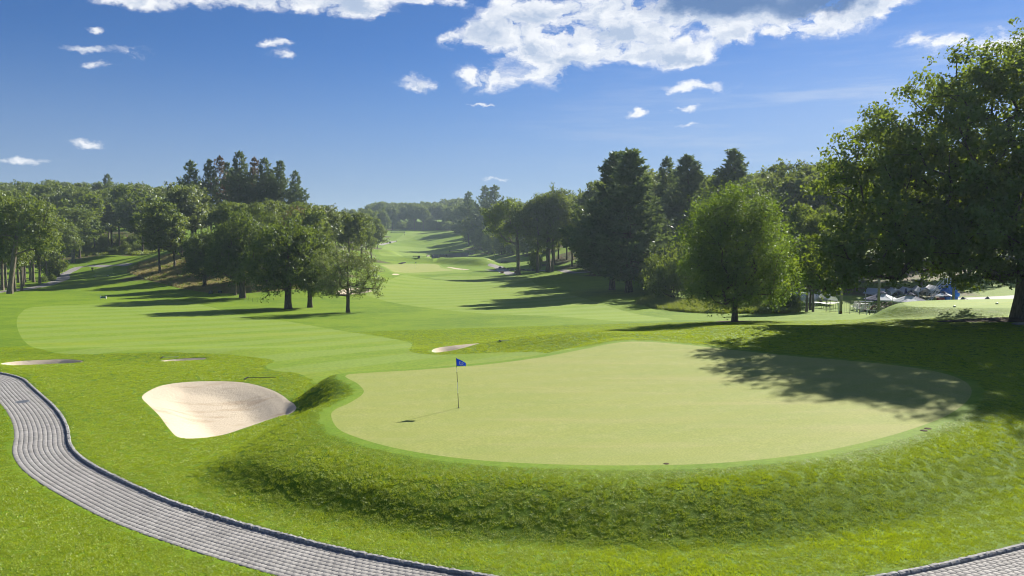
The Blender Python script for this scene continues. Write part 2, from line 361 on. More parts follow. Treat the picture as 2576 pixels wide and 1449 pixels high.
# ------------------------------------------------------------------ terrain heights
def at(u, v, d):
    """point at forward distance d on the sight line of a picture point"""
    r = ray(u, v); t = d / r[1]; return np.array([r[0] * t, d, CAMZ + r[2] * t])
def onplane(u, v, z0, slope=0.0, y0=0.0):
    r = ray(u, v); t = (z0 - slope * y0 - CAMZ) / (r[2] - slope * r[1]); return np.array([r[0] * t, r[1] * t, CAMZ + r[2] * t])
CP = [(0, 1, -1.3), (-14, 4, -1.3), (14, 4, -1.3), (-30, 15, -1.2), (28, 15, -1.0), (-25, -30, -1.5), (25, -30, -1.5), (0, -40, -1.5), (0, -300, 0), (-300, -100, 0), (300, -100, 0),
      (0, 19, -1.2), (-6, 21, -1.2), (8.4, 18.8, -1.15), (14, 20.5, -1.05), (-18, 33, -1.2), (-27, 44, -1.2), (-33, 50, -1.25), (-12, 29, -1.15), (-40, 40, -1.2),
      (2, 22.8, -1.2), (9, 23.2, -1.15), (16, 25.5, -0.9), (-6, 26.5, -1.15), (-10, 36, -1.1), (22, 27, -0.6), (27, 34, -0.2), (33, 40, 0.4), (40, 30, -0.2), (5, 22.4, -1.2), (13, 23.4, -1.1)]
def cp(u, v, z):
    p = onplane(u, v, z); CP.append(tuple(p))
def cpd(u, d, z):
    p = at(u, 700, d); CP.append((p[0], p[1], z))
for q in [(2500, 900, .5), (2400, 830, .8), (2600, 800, 1.0), (1848, 808, -.45), (1700, 828, -.3), (1520, 846, .25), (1300, 862, -.5), (1150, 872, -.8),
          (800, 925, -.75), (600, 893, -1.3), (300, 880, -1.7), (50, 840, -2.1), (-150, 860, -2.0), (250, 780, -3.0), (600, 800, -2.8), (900, 822, -2.2), (1100, 834, -1.5), (1200, 802, -2.5),
          (1400, 797, -2.4), (1640, 812, -1.0), (720, 778, -3.3), (875, 788, -2.9), (608, 752, -3.4), (100, 750, -3.5), (25, 740, -3.4), (180, 700, -2.8), (280, 675, -1.5), (280, 648, 0.4),
          (450, 722, -2.9), (420, 662, .6), (560, 702, -1.8), (650, 694, -.9), (1060, 722, -4.0), (1300, 712, -4.0), (1300, 691, -4.0), (980, 692, -4.2), (1250, 671, -4.6), (1060, 676, -4.1),
          (1060, 657, -4.4), (1060, 646, -3.6), (1000, 620, 1.6), (1160, 640, -3.1), (985, 608, 4.6), (1050, 591, 10.0), (1100, 581, 14.2), (1000, 583, 13.0), (1250, 642, -2.4), (930, 640, -1.5),
          (1400, 690, -3.7), (1500, 700, -3.3), (1580, 735, -3.0), (1700, 782, -3.1), (1800, 787, -2.9), (2030, 782, -2.4), (2150, 791, -1.5), (2100, 804, -.6), (2300, 800, .5), (1950, 806, -.6)]: cp(*q)
for q in [(620, 238, 9), (600, 200, 5.5), (760, 238, 7.0), (480, 245, 6), (850, 260, 2), (2300, 98, -2.6), (2560, 98, -2.5), (2200, 118, -2.7), (2600, 120, -2.5), (2400, 118, -2.7), (2060, 112, -2.6), (2300, 132, -2.6), (2300, 150, -1.0), (2000, 130, -2.0), (2700, 66, 1.0), (2900, 80, 1.0), (2700, 200, 4),
          (2300, 260, 8), (1900, 190, 0.5), (1900, 300, 10), (1600, 220, -1.5), (1600, 350, 9), (1420, 330, -2.5), (1420, 450, 7), (1300, 430, -1.0), (1210, 560, 3.5), (1280, 640, 15), (1150, 690, 13.5),
          (100, 400, 13), (-400, 400, 13), (300, 520, 18), (-400, 250, 2), (-200, 160, -3), (700, 400, 11), (880, 420, 4), (850, 600, 13), (900, 310, -2), (950, 480, -.5), (-600, 60, -1.5), (-600, 100, -2.2), (3300, 60, .5), (3300, 150, 3)]: cpd(*q)
for a in range(-80, 81, 16):
    for d, z in ((950, 28), (1600, 44), (4000, 60)): CP.append((d * math.sin(math.radians(a)), d * math.cos(math.radians(a)), z))
CP = np.array(CP, float)
def warp(x, y):
    yy = y + 9.0
    return np.arctan2(x, yy) * 1.25, np.log(np.hypot(x, yy) + 4.0)
_cx, _cy = warp(CP[:, 0], CP[:, 1])
C2 = 0.10 ** 2
def _phi(r2): return -np.sqrt(r2 + C2)
_A = _phi((_cx[:, None] - _cx) ** 2 + (_cy[:, None] - _cy) ** 2) + np.eye(len(CP)) * 0.004
_n = len(CP); _B = np.zeros((_n + 1, _n + 1)); _B[:_n, :_n] = _A; _B[:_n, _n] = 1; _B[_n, :_n] = 1
_w = np.linalg.solve(_B, np.append(CP[:, 2], 0.0))
def base_h(x, y):
    x = np.asarray(x, float); y = np.asarray(y, float); sh = x.shape; x = x.ravel(); y = y.ravel(); o = np.empty(len(x))
    for i in range(0, len(x), 60000):
        a, b = warp(x[i:i + 60000], y[i:i + 60000])
        o[i:i + 60000] = _phi((a[:, None] - _cx) ** 2 + (b[:, None] - _cy) ** 2) @ _w[:-1] + _w[-1]
    return o.reshape(sh)
def smooth(a, b, x):
    t = np.clip((x - a) / (b - a), 0, 1); return t * t * (3 - 2 * t)
def catmull(P, per=6, closed=True):
    P = np.asarray(P, float); n = len(P); out = []
    rngk = range(n) if closed else range(n - 1)
    for i in rngk:
        if closed: p0, p1, p2, p3 = P[i - 1], P[i], P[(i + 1) % n], P[(i + 2) % n]
        else: p0, p1, p2, p3 = P[max(i - 1, 0)], P[i], P[i + 1], P[min(i + 2, n - 1)]
        for k in range(per):
            t = k / per
            out.append(0.5 * ((2 * p1) + (-p0 + p2) * t + (2 * p0 - 5 * p1 + 4 * p2 - p3) * t * t + (-p0 + 3 * p1 - 3 * p2 + p3) * t ** 3))
    if not closed: out.append(P[-1])
    return np.array(out)
BIG = 1e3
def seg_dist(x, y, P, closed):
    """distance to polyline, index and side of the nearest segment"""
    A = P if closed else P[:-1]; B = np.roll(P, -1, 0) if closed else P[1:]
    best = np.full(len(x), 1e18); side = np.zeros(len(x)); along = np.zeros(len(x))
    L = np.hypot(*(B - A).T); cum = np.concatenate([[0], np.cumsum(L)])
    for i in range(len(A)):
        d = B[i] - A[i]; l2 = d @ d + 1e-12
        rx, ry = x - A[i, 0], y - A[i, 1]
        t = np.clip((rx * d[0] + ry * d[1]) / l2, 0, 1)
        qx, qy = rx - t * d[0], ry - t * d[1]; dd = qx * qx + qy * qy
        m = dd < best; best[m] = dd[m]
        side[m] = (d[0] * ry - d[1] * rx)[m]; along[m] = cum[i] + t[m] * L[i]
    return np.sqrt(best), side, along
class Poly:
    def __init__(s, P): s.P = np.asarray(P)[:, :2]; s.lo = s.P.min(0); s.hi = s.P.max(0)
    def sd(s, x, y, margin=8.0):
        o = np.full(x.shape, BIG)
        m = (x > s.lo[0] - margin) & (x < s.hi[0] + margin) & (y > s.lo[1] - margin) & (y < s.hi[1] + margin)
        if not m.any(): return o
        X, Y = x[m], y[m]; d, _, _ = seg_dist(X, Y, s.P, True)
        ins = np.zeros(len(X), bool); A = s.P; B = np.roll(s.P, -1, 0)
        for a, b in zip(A, B):
            if a[1] == b[1]: continue
            c = ((a[1] > Y) != (b[1] > Y)) & (X < (b[0] - a[0]) * (Y - a[1]) / (b[1] - a[1]) + a[0])
            ins ^= c
        o[m] = np.where(ins, -d, d); return o
class Line:
    def __init__(s, P, half): s.P = np.asarray(P)[:, :2]; s.half = half; s.lo = s.P.min(0) - half; s.hi = s.P.max(0) + half
    def sd(s, x, y, margin=4.0):
        o = np.full(x.shape, BIG)
        m = (x > s.lo[0] - margin) & (x < s.hi[0] + margin) & (y > s.lo[1] - margin) & (y < s.hi[1] + margin)
        if m.any(): o[m] = seg_dist(x[m], y[m], s.P, False)[0] - s.half
        return o

# the putting green lies on a gently tilted plane, raised over the near lawn
GZ, GS, GY = 0.02, 0.021, 28.0
def green_plane(x, y): return GZ + GS * (y - GY) + 0.12 * np.sin(x * 0.16 + 1.0) * np.sin(y * 0.14)
g_px = [(833, 1046), (850, 1078), (900, 1100), (980, 1122), (1100, 1143), (1250, 1158), (1450, 1166), (1620, 1167), (1800, 1162), (2000, 1143), (2150, 1117), (2290, 1082), (2390, 1045), (2440, 1005),
        (2436, 972), (2385, 946), (2290, 926), (2150, 909), (2000, 896), (1850, 881), (1720, 868), (1610, 862), (1545, 866), (1470, 880), (1360, 899), (1230, 915), (1050, 930), (930, 938), (868, 946), (900, 966), (915, 988), (880, 1014), (845, 1030)]
GREEN = Poly(catmull([onplane(u, v, GZ, GS, GY) for u, v in g_px], 5))
HF = []                                        # height features, applied in order
def height(x, y):
    x = np.atleast_1d(np.asarray(x, float)); y = np.atleast_1d(np.asarray(y, float))
    z = base_h(x, y)
    for f in HF: z = f(x, y, z)
    return z
def h1(x, y): return float(height([x], [y])[0])
_ts = np.exp(np.linspace(math.log(9.0), math.log(1400.0), 900))
def hit(u, v):
    r = ray(u, v); t = _ts / r[1]
    x, y, zr = r[0] * t, r[1] * t, CAMZ + r[2] * t
    g = zr - height(x, y); k = np.nonzero(g < 0)[0]
    if len(k) == 0: i = len(t) - 1; return np.array([x[i], y[i], zr[i]])
    i = k[0]
    if i == 0: return np.array([x[0], y[0], zr[0]])
    f = g[i - 1] / (g[i - 1] - g[i]); tt = t[i - 1] + f * (t[i] - t[i - 1])
    return np.array([r[0] * tt, r[1] * tt, CAMZ + r[2] * tt])
def f_green(x, y, z):
    s = GREEN.sd(x, y, 9.0)
    ang = np.arctan2(y - 38, x - 7)            # steep bank on the near side, soft shoulder behind
    front = smooth(0.15, -0.55, np.sin(ang))
    reach = 2.5 + 0.35 * front + 1.8 * smooth(-0.35, -0.9, np.cos(ang)) * smooth(-0.32, -0.58, np.sin(ang))
    t = np.clip((s - 0.40) / (reach * (1 + 0.35 * front)), 0, 1); w = 1 - smooth(0.0, 1.0, t ** (1 + 0.55 * front * (1 - 0.8 * smooth(-0.3, -0.85, np.cos(ang)))))      # round shoulder, steep foot
    return z + (green_plane(x, y) - z) * w
HF.append(f_green)
# paved cart path in front of the green: right edge (kerb line), left edge 1.9 m away
kerb_px = [(-150, 912), (0, 936), (54, 950), (75, 968), (108, 997), (128, 1015), (148, 1038), (164, 1068), (169, 1095), (170, 1112), (192, 1141), (240, 1173), (340, 1221), (440, 1263), (600, 1313), (760, 1355), (902, 1389), (1150, 1434)]
PATHZ = -1.2
KERB = [onplane(u, v, PATHZ + .1) for u, v in kerb_px] + [np.array(q) for q in ((1.2, 18.55, 0), (4.2, 18.2, 0), (7.0, 18.55, 0), (9.6, 19.35, 0), (12.0, 20.35, 0), (14.4, 21.45, 0), (18.5, 23.6, 0), (24, 27.5, 0))]
KERB = catmull(np.array(KERB)[:, :2], 10, False)
def resample(P, step):
    L = np.concatenate([[0], np.cumsum(np.hypot(*(P[1:] - P[:-1]).T))]); n = int(L[-1] / step)
    s = np.linspace(0, L[-1], n + 1); return np.stack([np.interp(s, L, P[:, 0]), np.interp(s, L, P[:, 1])], 1), L[-1]
KERB, KLEN = resample(KERB, 0.35)
def normals2(P):
    t = np.gradient(P, axis=0); t /= np.hypot(*t.T)[:, None]; return np.stack([-t[:, 1], t[:, 0]], 1), t
for _ in range(6): KERB[1:-1] = 0.25 * KERB[:-2] + 0.5 * KERB[1:-1] + 0.25 * KERB[2:]
_kn, _kt = normals2(KERB)
PW = 1.92
MID = KERB - _kn * (PW / 2)                    # path centre: right-hand side when walking from the left edge of the frame
PATH = Line(MID, PW / 2)
def lateral(x, y):
    """signed distance across the path from the kerb line (positive on the lawn side)"""
    d, s, a = seg_dist(x, y, KERB, False); return np.where(s > 0, d, -d), a
def f_path(x, y, z):
    o = z.copy(); lo, hi = KERB.min(0) - 9, KERB.max(0) + 9
    m = (x > lo[0]) & (x < hi[0]) & (y > lo[1]) & (y < hi[1])
    if m.any():
        L, _ = lateral(x[m], y[m])
        zb = z[m]
        w = 1 - smooth(0.6, 3.0, np.abs(L + PW / 2) - PW / 2)
        zp = PATHZ + 0.0 * zb
        zb = zb + (zp - zb) * w * smooth(95.0, 60.0, y[m])
        up = smooth(0.02, 0.14, L) * (1 - smooth(0.3, 3.0, L)) * 0.07
        dn = np.where(PATH.sd(x[m], y[m]) < 0, -0.022, 0.0)
        o[m] = zb + up + dn
    return o
HF.append(f_path)
# bunkers -------------------------------------------------------------
BUNK = []
def bunker(px, depth, lipw=1.0, per=5, tilt=0.0, flat=None):
    P = Poly(catmull([hit(u, v) for u, v in px], per)); BUNK.append(P)
    c = P.P.mean(0); zc = float(height([c[0]], [c[1]])[0])
    def f(x, y, z, P=P, depth=depth, lipw=lipw):
        s = P.sd(x, y, 3.0)
        k = smooth(-0.06, lipw, -s)
        bot = zc - depth + tilt * (y - c[1])
        zin = np.minimum(z, bot + 0.0 * z) if flat else z - depth
        return z + (zin - z) * k - 0.06 * smooth(0.0, 0.35, -s)
    return P, f
main_px = [(357, 1000), (372, 985), (410, 969), (470, 961), (540, 959), (610, 962), (670, 976), (715, 998), (744, 1022), (738, 1036), (690, 1051), (620, 1075), (560, 1094), (500, 1102), (450, 1100), (425, 1078), (400, 1045), (375, 1020)]
small_px = [[(2, 914), (40, 909), (100, 906), (160, 905), (200, 907), (207, 911), (160, 914), (80, 917), (20, 918)],
            [(402, 909), (440, 905.5), (490, 903.5), (522, 903.5), (510, 906), (460, 908.5)],
            [(1086, 886), (1105, 881), (1150, 877), (1200, 872), (1232, 870), (1215, 875), (1180, 881), (1130, 887), (1095, 889)],
            [(843, 735), (862, 728), (890, 724), (920, 726), (936, 733), (900, 739), (860, 741)],
            [(1120, 671), (1135, 672), (1155, 675.3), (1180, 677.3), (1176, 678.3), (1150, 677.2), (1132, 674)],
            [(985, 690), (997, 688.5), (1006, 690), (998, 692)]]
_f = []
P0, f0 = bunker(main_px, 0.50, 2.1, 5, 0.055, True); _f.append(f0)
for k, px in enumerate(small_px): _f.append(bunker(px, [0.7, 0.6, 0.7, 0.9, 1.1, 0.7][k], [0.9, 0.7, 0.9, 2.5, 4, 3][k], 4, 0.0, False)[1])
HF += _f
# mounds and raised tees ------------------------------------------------
def plateau(px, dh, fall, level=None, d=None):
    pts = [hit(u, v) for u, v in px] if d is None else [at(u, 700, dd) for (u, dd) in px]
    P = Poly(catmull(pts, 4))
    def f(x, y, z, P=P):
        s = P.sd(x, y, fall + 4); w = 1 - smooth(0, 1, np.clip(s / fall, 0, 1))
        return z + (dh if level is None else (level - z)) * w
    HF.append(f); return P
PRACT = plateau([(2300, 69.5), (2400, 68.5), (2530, 68), (2700, 69), (2700, 78), (2500, 78), (2330, 76), (2275, 73)], 0, 3.6, level=1.22, d=True)     # practice green knob by the oak
BERM = plateau([(960, 362), (1020, 360), (1100, 362), (1170, 352), (1215, 345), (1212, 366), (1160, 378), (1060, 384), (960, 384)], 0, 8.5, level=-1.45, d=True)
def gauss(u, d, h, rx, ry):
    p = at(u, 700, d)
    HF.append(lambda x, y, z, p=p: z + h * np.exp(-((x - p[0]) / rx) ** 2 - ((y - p[1]) / ry) ** 2))
gauss(978, 408, 3.0, 7.5, 8); gauss(1160, 395, 0.9, 9, 5)
gauss(420, 59, 0.30, 6, 2.5); gauss(250, 62, 0.28, 9, 2.5); gauss(640, 58.5, 0.25, 4, 3); gauss(1330, 56.5, 0.42, 7, 1.8); gauss(1420, 54.5, 0.35, 6, 2)
gauss(270, 225, 0.7, 9, 9); gauss(250, 275, 1.3, 7, 6); gauss(1420, 245, 1.0, 12, 10); gauss(1380, 205, 0.8, 9, 8)
gauss(1960, 58, 0.35, 7, 3.0); gauss(1780, 61, 0.3, 6, 3)
TEE = Poly(catmull([hit(u, v) for u, v in [(232, 696), (240, 686), (246, 671), (282, 669), (284, 684), (288, 696)]], 4))

DECK = Poly([at(u, 700, d)[:2] for u, d in [(2396, 108), (2600, 108), (2600, 130), (2396, 130)]])
# fairways, far green, ponds, far paths --------------------------------
def region(px, per=5): return Poly(catmull([hit(u, v) for u, v in px], per))
FAIR_A = region([(42, 812), (52, 788), (90, 772), (250, 764), (380, 756), (447, 755), (530, 772), (633, 798), (720, 808), (860, 832), (960, 848), (1018, 858), (1037, 868), (1030, 880), (1052, 889), (1130, 892), (1300, 885), (1440, 876),
                 (1470, 884), (1360, 904), (1230, 920), (1050, 935), (930, 944), (868, 950), (760, 943), (690, 932), (668, 920), (690, 906), (620, 896), (540, 890), (420, 886), (300, 889), (140, 888), (80, 872), (52, 845)], 4)
FAIR_B = region([(925, 737), (985, 702), (1100, 695), (1290, 692), (1344, 712), (1450, 745), (1562, 780), (1690, 802), (1600, 809), (1406, 796), (1224, 789), (1108, 778), (1015, 766), (947, 751)])
FAIR_C = region([(953, 637), (965, 620), (998, 618.5), (1052, 622.5), (1119, 631), (1146, 636), (1119, 639), (1071, 642.5), (1012, 644)])
FAIR_D = region([(995, 604), (1010, 594), (1025, 584), (1070, 583), (1090, 586), (1050, 592), (1035, 600), (1000, 607)])
FAR_APRON = region([(960, 664.5), (1092, 662.5), (1118, 672), (1165, 680), (1188, 684), (1120, 688), (1010, 689), (985, 684)])
FAR_GREEN = region([(966, 666), (1091, 664.5), (1110, 674), (1142, 679.5), (1097, 683), (1007, 685.4), (986, 681)])
SIDE_GREEN = region([(1226, 652), (1260, 648), (1300, 649), (1320, 652), (1290, 655), (1240, 656)])
POND = region([(1073, 643.6), (1119, 640.4), (1147, 638), (1169, 636.6), (1191, 636.9), (1195, 640.2), (1178, 643), (1154, 646), (1112, 647.4), (1082, 646.4)])
_pw = float(np.min([h1(*q) for q in POND.P[::3]])) - 0.35
HF.append(lambda x, y, z: np.where(POND.sd(x, y, 3.0) < 0, np.minimum(z, _pw), z))
def pline(px, half, per=5): return Line(catmull([hit(u, v)[:2] for u, v in px], per, False), half)
ROADS = [pline([(-60, 741), (0, 734), (50, 729), (75, 725), (112, 718), (137, 710), (154, 704), (160, 698), (158, 693), (167, 687), (179, 681.5), (195, 673), (212, 669.6), (244, 668.4), (322, 666.8)], 1.5),
         pline([(1236, 665), (1246, 669), (1254, 672), (1262, 677), (1266, 681), (1270, 684.5), (1284, 687.5), (1290, 690)], 2.2),
         pline([(1226, 678.5), (1242, 680.5), (1262, 682), (1276, 678.5), (1311, 678.6), (1373, 680.4), (1424, 682.6), (1486, 684)], 1.5),
         pline([(955, 616), (975, 611.5), (985, 609), (995, 606)], 1.8)]
FESCUE = region([(318, 684), (345, 664), (400, 648), (440, 640), (520, 652), (640, 668), (720, 690), (780, 705), (850, 716), (830, 728), (740, 728), (640, 736), (540, 738), (480, 730), (420, 716), (360, 700)])
MULCH_ELM = (onplane(1842, 810, -.4)[:2], 1.95); MULCH_OAK = None
OAK_XY = at(2590, 800, 62.0)[:2]; ELM_XY = at(1848, 808, 74.0)[:2]
class Disc:
    def __init__(s, c, r, sy=1.0): s.c = c; s.r = r; s.sy = sy
    def sd(s, x, y, margin=0):
        a = np.arctan2(y - s.c[1], x - s.c[0]); return np.hypot(x - s.c[0], (y - s.c[1]) / s.sy) - s.r * (1 + 0.07 * np.sin(3 * a + 1) + 0.05 * np.sin(7 * a))
MULCHES = [Disc(ELM_XY + np.array([0.0, -0.1]), 1.75), Disc(OAK_XY + np.array([-1.0, -1.2]), 7.0, 0.28)]

# ------------------------------------------------------------------ where the trees stand
SKY_U = [-200, 0, 80, 110, 200, 280, 350, 420, 450, 480, 530, 560, 640, 760, 800, 860, 920, 960, 1000, 1060, 1110, 1140, 1170, 1210, 1250, 1300, 1340, 1400, 1450, 1500, 1600, 1650, 1700, 1800, 1900, 1960, 2000, 2100, 2200, 2700]
SKY_V = [452, 455, 446, 450, 453, 449, 458, 463, 455, 446, 480, 497, 502, 503, 507, 513, 519, 513, 517, 513, 513, 494, 490, 480, 474, 481, 486, 476, 466, 461, 440, 432, 432, 432, 438, 420, 414, 408, 408, 405]
FOREST = []                                     # (x, y, height, width, kind, zone)
def forest_row(zone, d, u0, u1, gap, hmin, hmax, kinds, drop=(0, 14), wr=(0.62, 0.85)):
    u = u0 + R.uniform(0, gap / d * FPX * .7)
    while u < u1:
        dd = d + R.uniform(-.035, .035) * d
        p = at(u, 700, dd); z = h1(p[0], p[1])
        vt = np.interp(u, SKY_U, SKY_V) + R.uniform(*drop)
        zmax = CAMZ + (VHOR - vt) / FPX * dd
        H = min(R.uniform(hmin, hmax), zmax - z)
        if H > 6: FOREST.append((p[0], p[1], H, max(H * R.uniform(*wr), 6), R.choice(kinds), zone))
        u += gap / dd * FPX * R.uniform(.75, 1.3)
for d in (292, 306, 322, 342, 366, 395, 430, 475, 530, 590): forest_row('tee', d, -130, 430, 11.5 + (d - 290) * .012, 17, 25, 'abcde')
for d, u0, u1 in ((186, 395, 455), (205, 400, 500), (222, 440, 560), (240, 470, 590), (262, 430, 560)): forest_row('knoll', d, u0, u1, 9, 12, 20, 'abcdef', (0, 10))
for d, u0, u1 in ((168, 660, 800), (184, 560, 850), (200, 545, 880), (218, 560, 900), (238, 600, 910), (262, 760, 925), (290, 820, 930), (330, 800, 935), (380, 780, 940), (440, 830, 945), (500, 850, 950)): forest_row('knoll', d, u0, u1, 9.5, 11, 19, 'abcdef', (0, 16))
for d in (560, 610, 670): forest_row('valley', d, 860, 965, 12, 17, 23, 'abcd', (2, 14))
for d in (765, 785, 810, 840, 880, 930): forest_row('valley', d, 930, 1180, 11, 20, 30, 'abcd', (-7, 4))
_eu, _ed = [1128, 1200, 1300, 1400, 1470, 1560, 1660, 1760, 1900, 2000, 2150, 2300], [735, 540, 425, 330, 262, 205, 196, 192, 172, 160, 158, 165]
for off in (0, .055, .12, .20, .30, .42):
    u = 1128 + R.uniform(0, 20)
    while u < 2160:
        dd = np.interp(u, _eu, _ed) * (1 + off) * R.uniform(.97, 1.03)
        p = at(u, 700, dd); z = h1(p[0], p[1]); vt = np.interp(u, SKY_U, SKY_V) + R.uniform(0, 14) + (22 if u > 1700 and off < .05 else 0)
        H = min(R.uniform(17, 25) if u < 1500 else R.uniform(23, 33), CAMZ + (VHOR - vt) / FPX * dd - z)
        if H > 6: FOREST.append((p[0], p[1], H, min(H * R.uniform(.6, .85), 17), R.choice('abcdef'), 'ridge'))
        u += (9.5 + off * 6) * (1.25 if u > 1700 else 1) / dd * FPX * R.uniform(.75, 1.3)
for d, ue in ((141, 2390), (152, 2290), (165, 2800), (182, 2800), (205, 2800)): forest_row('pool', d, 2110, ue, 11, 13, 22, 'abcd', (0, 25))  # nearest row added to cast shade over the tents and terrace
FXY = np.array([(f[0], f[1]) for f in FOREST])
def wood_mask(x, y):
    o = np.zeros(len(x)); m = np.nonzero(y > 130)[0]
    for i in range(0, len(m), 40000):
        k = m[i:i + 40000]; d2 = ((x[k, None] - FXY[:, 0]) ** 2 + (y[k, None] - FXY[:, 1]) ** 2).min(1)
        o[k] = np.exp(-d2 / 90.0)
    return o

# ------------------------------------------------------------------ terrain mesh, cut along the region edges
def polar_grid():
    azs = np.concatenate([np.linspace(-180, -62, 30)[:-1], np.linspace(-62, -40, 70)[:-1], np.linspace(-40, 40, 560)[:-1], np.linspace(40, 62, 70)[:-1], np.linspace(62, 180, 30)])
    az = np.radians(azs)
    ds = [2.0]
    while ds[-1] < 4500:
        d = ds[-1]
        k = 1.03 if d < 16 else 1.0085 if d < 75 else 1.011 if d < 130 else 1.013 if d < 480 else 1.02 if d < 900 else 1.06
        ds.append(d * k)
    ds = np.array(ds); A, D = np.meshgrid(az, ds)
    X = D * np.sin(A); Y = D * np.cos(A); n, m = A.shape
    idx = np.arange(n * m).reshape(n, m)
    q = np.stack([idx[:-1, :-1], idx[:-1, 1:], idx[1:, 1:], idx[1:, :-1]], -1).reshape(-1, 4)
    T = np.concatenate([q[:, [0, 2, 1]], q[:, [0, 3, 2]]])
    # close the middle
    c = n * m; ring = idx[0]
    fan = np.stack([np.full(m - 1, c), ring[1:], ring[:-1]], 1)[:, [0, 2, 1]]
    X = np.append(X.ravel(), 0.0); Y = np.append(Y.ravel(), 0.0)
    return X, Y, np.concatenate([T, fan])
GX, GYY, TRI = polar_grid()
def clip(X, Y, T, s):
    """split triangles where the field s changes sign: returns X, Y (grown), inside triangles, outside triangles"""
    st = s[T]; neg = st < 0; cnt = neg.sum(1)
    ins = [T[cnt == 3]]; outs = [T[cnt == 0]]
    mix = (cnt == 1) | (cnt == 2)
    if mix.any():
        t = T[mix]; n1 = cnt[mix] == 1; ng = neg[mix]
        lone = np.where(n1, np.argmax(ng, 1), np.argmin(ng, 1))           # the odd corner out
        r = np.arange(len(t)); a = t[r, lone]; b = t[r, (lone + 1) % 3]; c = t[r, (lone + 2) % 3]
        def cut(p, q):
            lo = np.minimum(p, q); hi = np.maximum(p, q); key = lo.astype(np.int64) * (len(X) + 1) + hi
            return key, lo, hi
        k1, l1, h1_ = cut(a, b); k2, l2, h2_ = cut(a, c)
        uk, inv = np.unique(np.concatenate([k1, k2]), return_inverse=True)
        lo = np.empty(len(uk), np.int64); hi = np.empty(len(uk), np.int64)
        lo[inv] = np.concatenate([l1, l2]); hi[inv] = np.concatenate([h1_, h2_])
        f = s[lo] / (s[lo] - s[hi]); o = len(X)
        X = np.append(X, X[lo] + f * (X[hi] - X[lo])); Y = np.append(Y, Y[lo] + f * (Y[hi] - Y[lo]))
        i1 = inv[:len(t)] + o; i2 = inv[len(t):] + o
        tip = np.stack([a, i1, i2], 1); rest = np.concatenate([np.stack([i1, b, c], 1), np.stack([i1, c, i2], 1)])
        n2 = np.concatenate([n1, n1])
        ins += [tip[n1], rest[~n2]]; outs += [tip[~n1], rest[n2]]
    return X, Y, np.concatenate(ins), np.concatenate(outs)
class Shift:                                    # region grown or shrunk by k metres
    def __init__(s, P, k): s.P = P; s.k = k
    def sd(s, x, y, margin=8.0): return s.P.sd(x, y, margin) - s.k
class Both:
    def __init__(s, *p): s.p = p
    def sd(s, x, y, margin=8.0): return np.minimum.reduce([q.sd(x, y, margin) for q in s.p])
REG = [('paver_bed', PATH, 'joint', 'structure', None), ('putting_green', GREEN, 'green', 'structure', None)]
REG += [('bunker_sand', P, 'sand', 'structure', None) for P in BUNK]
REG += [('green_collar', Shift(GREEN, 0.5), 'collar', 'structure', None), ('pond_bed', POND, 'mulch', 'structure', None),
        ('far_putting_green', FAR_GREEN, 'green', 'structure', None), ('side_green', SIDE_GREEN, 'green', 'structure', None), ('practice_green', PRACT, 'fairway', 'structure', None)]
REG += [('pool_deck', DECK, 'deck', 'structure', None), *[('cart_path', q, 'asphalt', 'structure', None) for q in ROADS], ('tee_ground', TEE, 'fairway', 'structure', None)]
REG += [('fairway', q, 'fairway', 'structure', None) for q in (FAIR_A, FAIR_B, FAIR_C, FAIR_D, FAR_APRON)] + [('fescue_slope', FESCUE, 'fescue', 'structure', None),
        *[('mulch_bed', q, 'mulch', 'structure', None) for q in MULCHES]]
pieces = []; rem = TRI
for (nm, P, mt, kd, _) in REG:
    GX, GYY, ins, rem = clip(GX, GYY, rem, P.sd(GX, GYY, 8.0))
    pieces.append((nm, ins, mt))
pieces.append(('ground', rem, 'ground'))
GZZ = height(GX, GYY)
_e = np.clip(0.012 * np.hypot(GX, GYY) * 0.5, 0.08, 3.0)
def _grad():
    hx = height(GX + _e, GYY) - height(GX - _e, GYY); hy = height(GX, GYY + _e) - height(GX, GYY - _e)
    N = np.stack([-hx / (2 * _e), -hy / (2 * _e), np.ones(len(GX))], 1); return N / np.linalg.norm(N, axis=1)[:, None]
GN = _grad(); WOOD = wood_mask(GX, GYY)
_bk = {}
for nm, T, mt in pieces:
    if not len(T): continue
    a, b, c = T[:, 0], T[:, 1], T[:, 2]        # drop slivers
    ar = np.abs((GX[b] - GX[a]) * (GYY[c] - GYY[a]) - (GX[c] - GX[a]) * (GYY[b] - GYY[a])); T = T[ar > 1e-9]
    u, inv = np.unique(T, return_inverse=True); F = inv.reshape(-1, 3)
    V = np.stack([GX[u], GYY[u], GZZ[u]], 1)
    a, b, c = V[F[:, 0]], V[F[:, 1]], V[F[:, 2]]
    fl = np.cross(b - a, c - a)[:, 2] < 0; F[fl] = F[fl][:, ::-1]
    me = np_mesh(nm, V, F, M[mt], True, {'wood': WOOD[u]} if nm == 'ground' else None, GN[u])
    o = obj(nm, me); tag(o, kind='structure')
    _bk[nm] = o
LBL = {'ground': 'rough grass and woodland floor of the golf course', 'putting_green': 'large pale putting green with flagstick', 'green_collar': 'narrow bright collar around the large putting green',
       'fairway': 'bright mown fairway running up the valley', 'far_putting_green': 'pale green beyond the fairway below the grassy berm', 'side_green': 'shaded green past the end of the berm', 'practice_green': 'small raised green knob beside the great oak', 'cart_path': 'grey asphalt cart paths in the distance',
       'tee_ground': 'mown tee ground on the left', 'fescue_slope': 'dry tan fescue slope below the knoll', 'mulch_bed': 'dark bark mulch under the lone trees', 'pond_bed': 'dark bed under the pond', 'paver_bed': 'dark joint sand under the pavers'}
_bn = 0
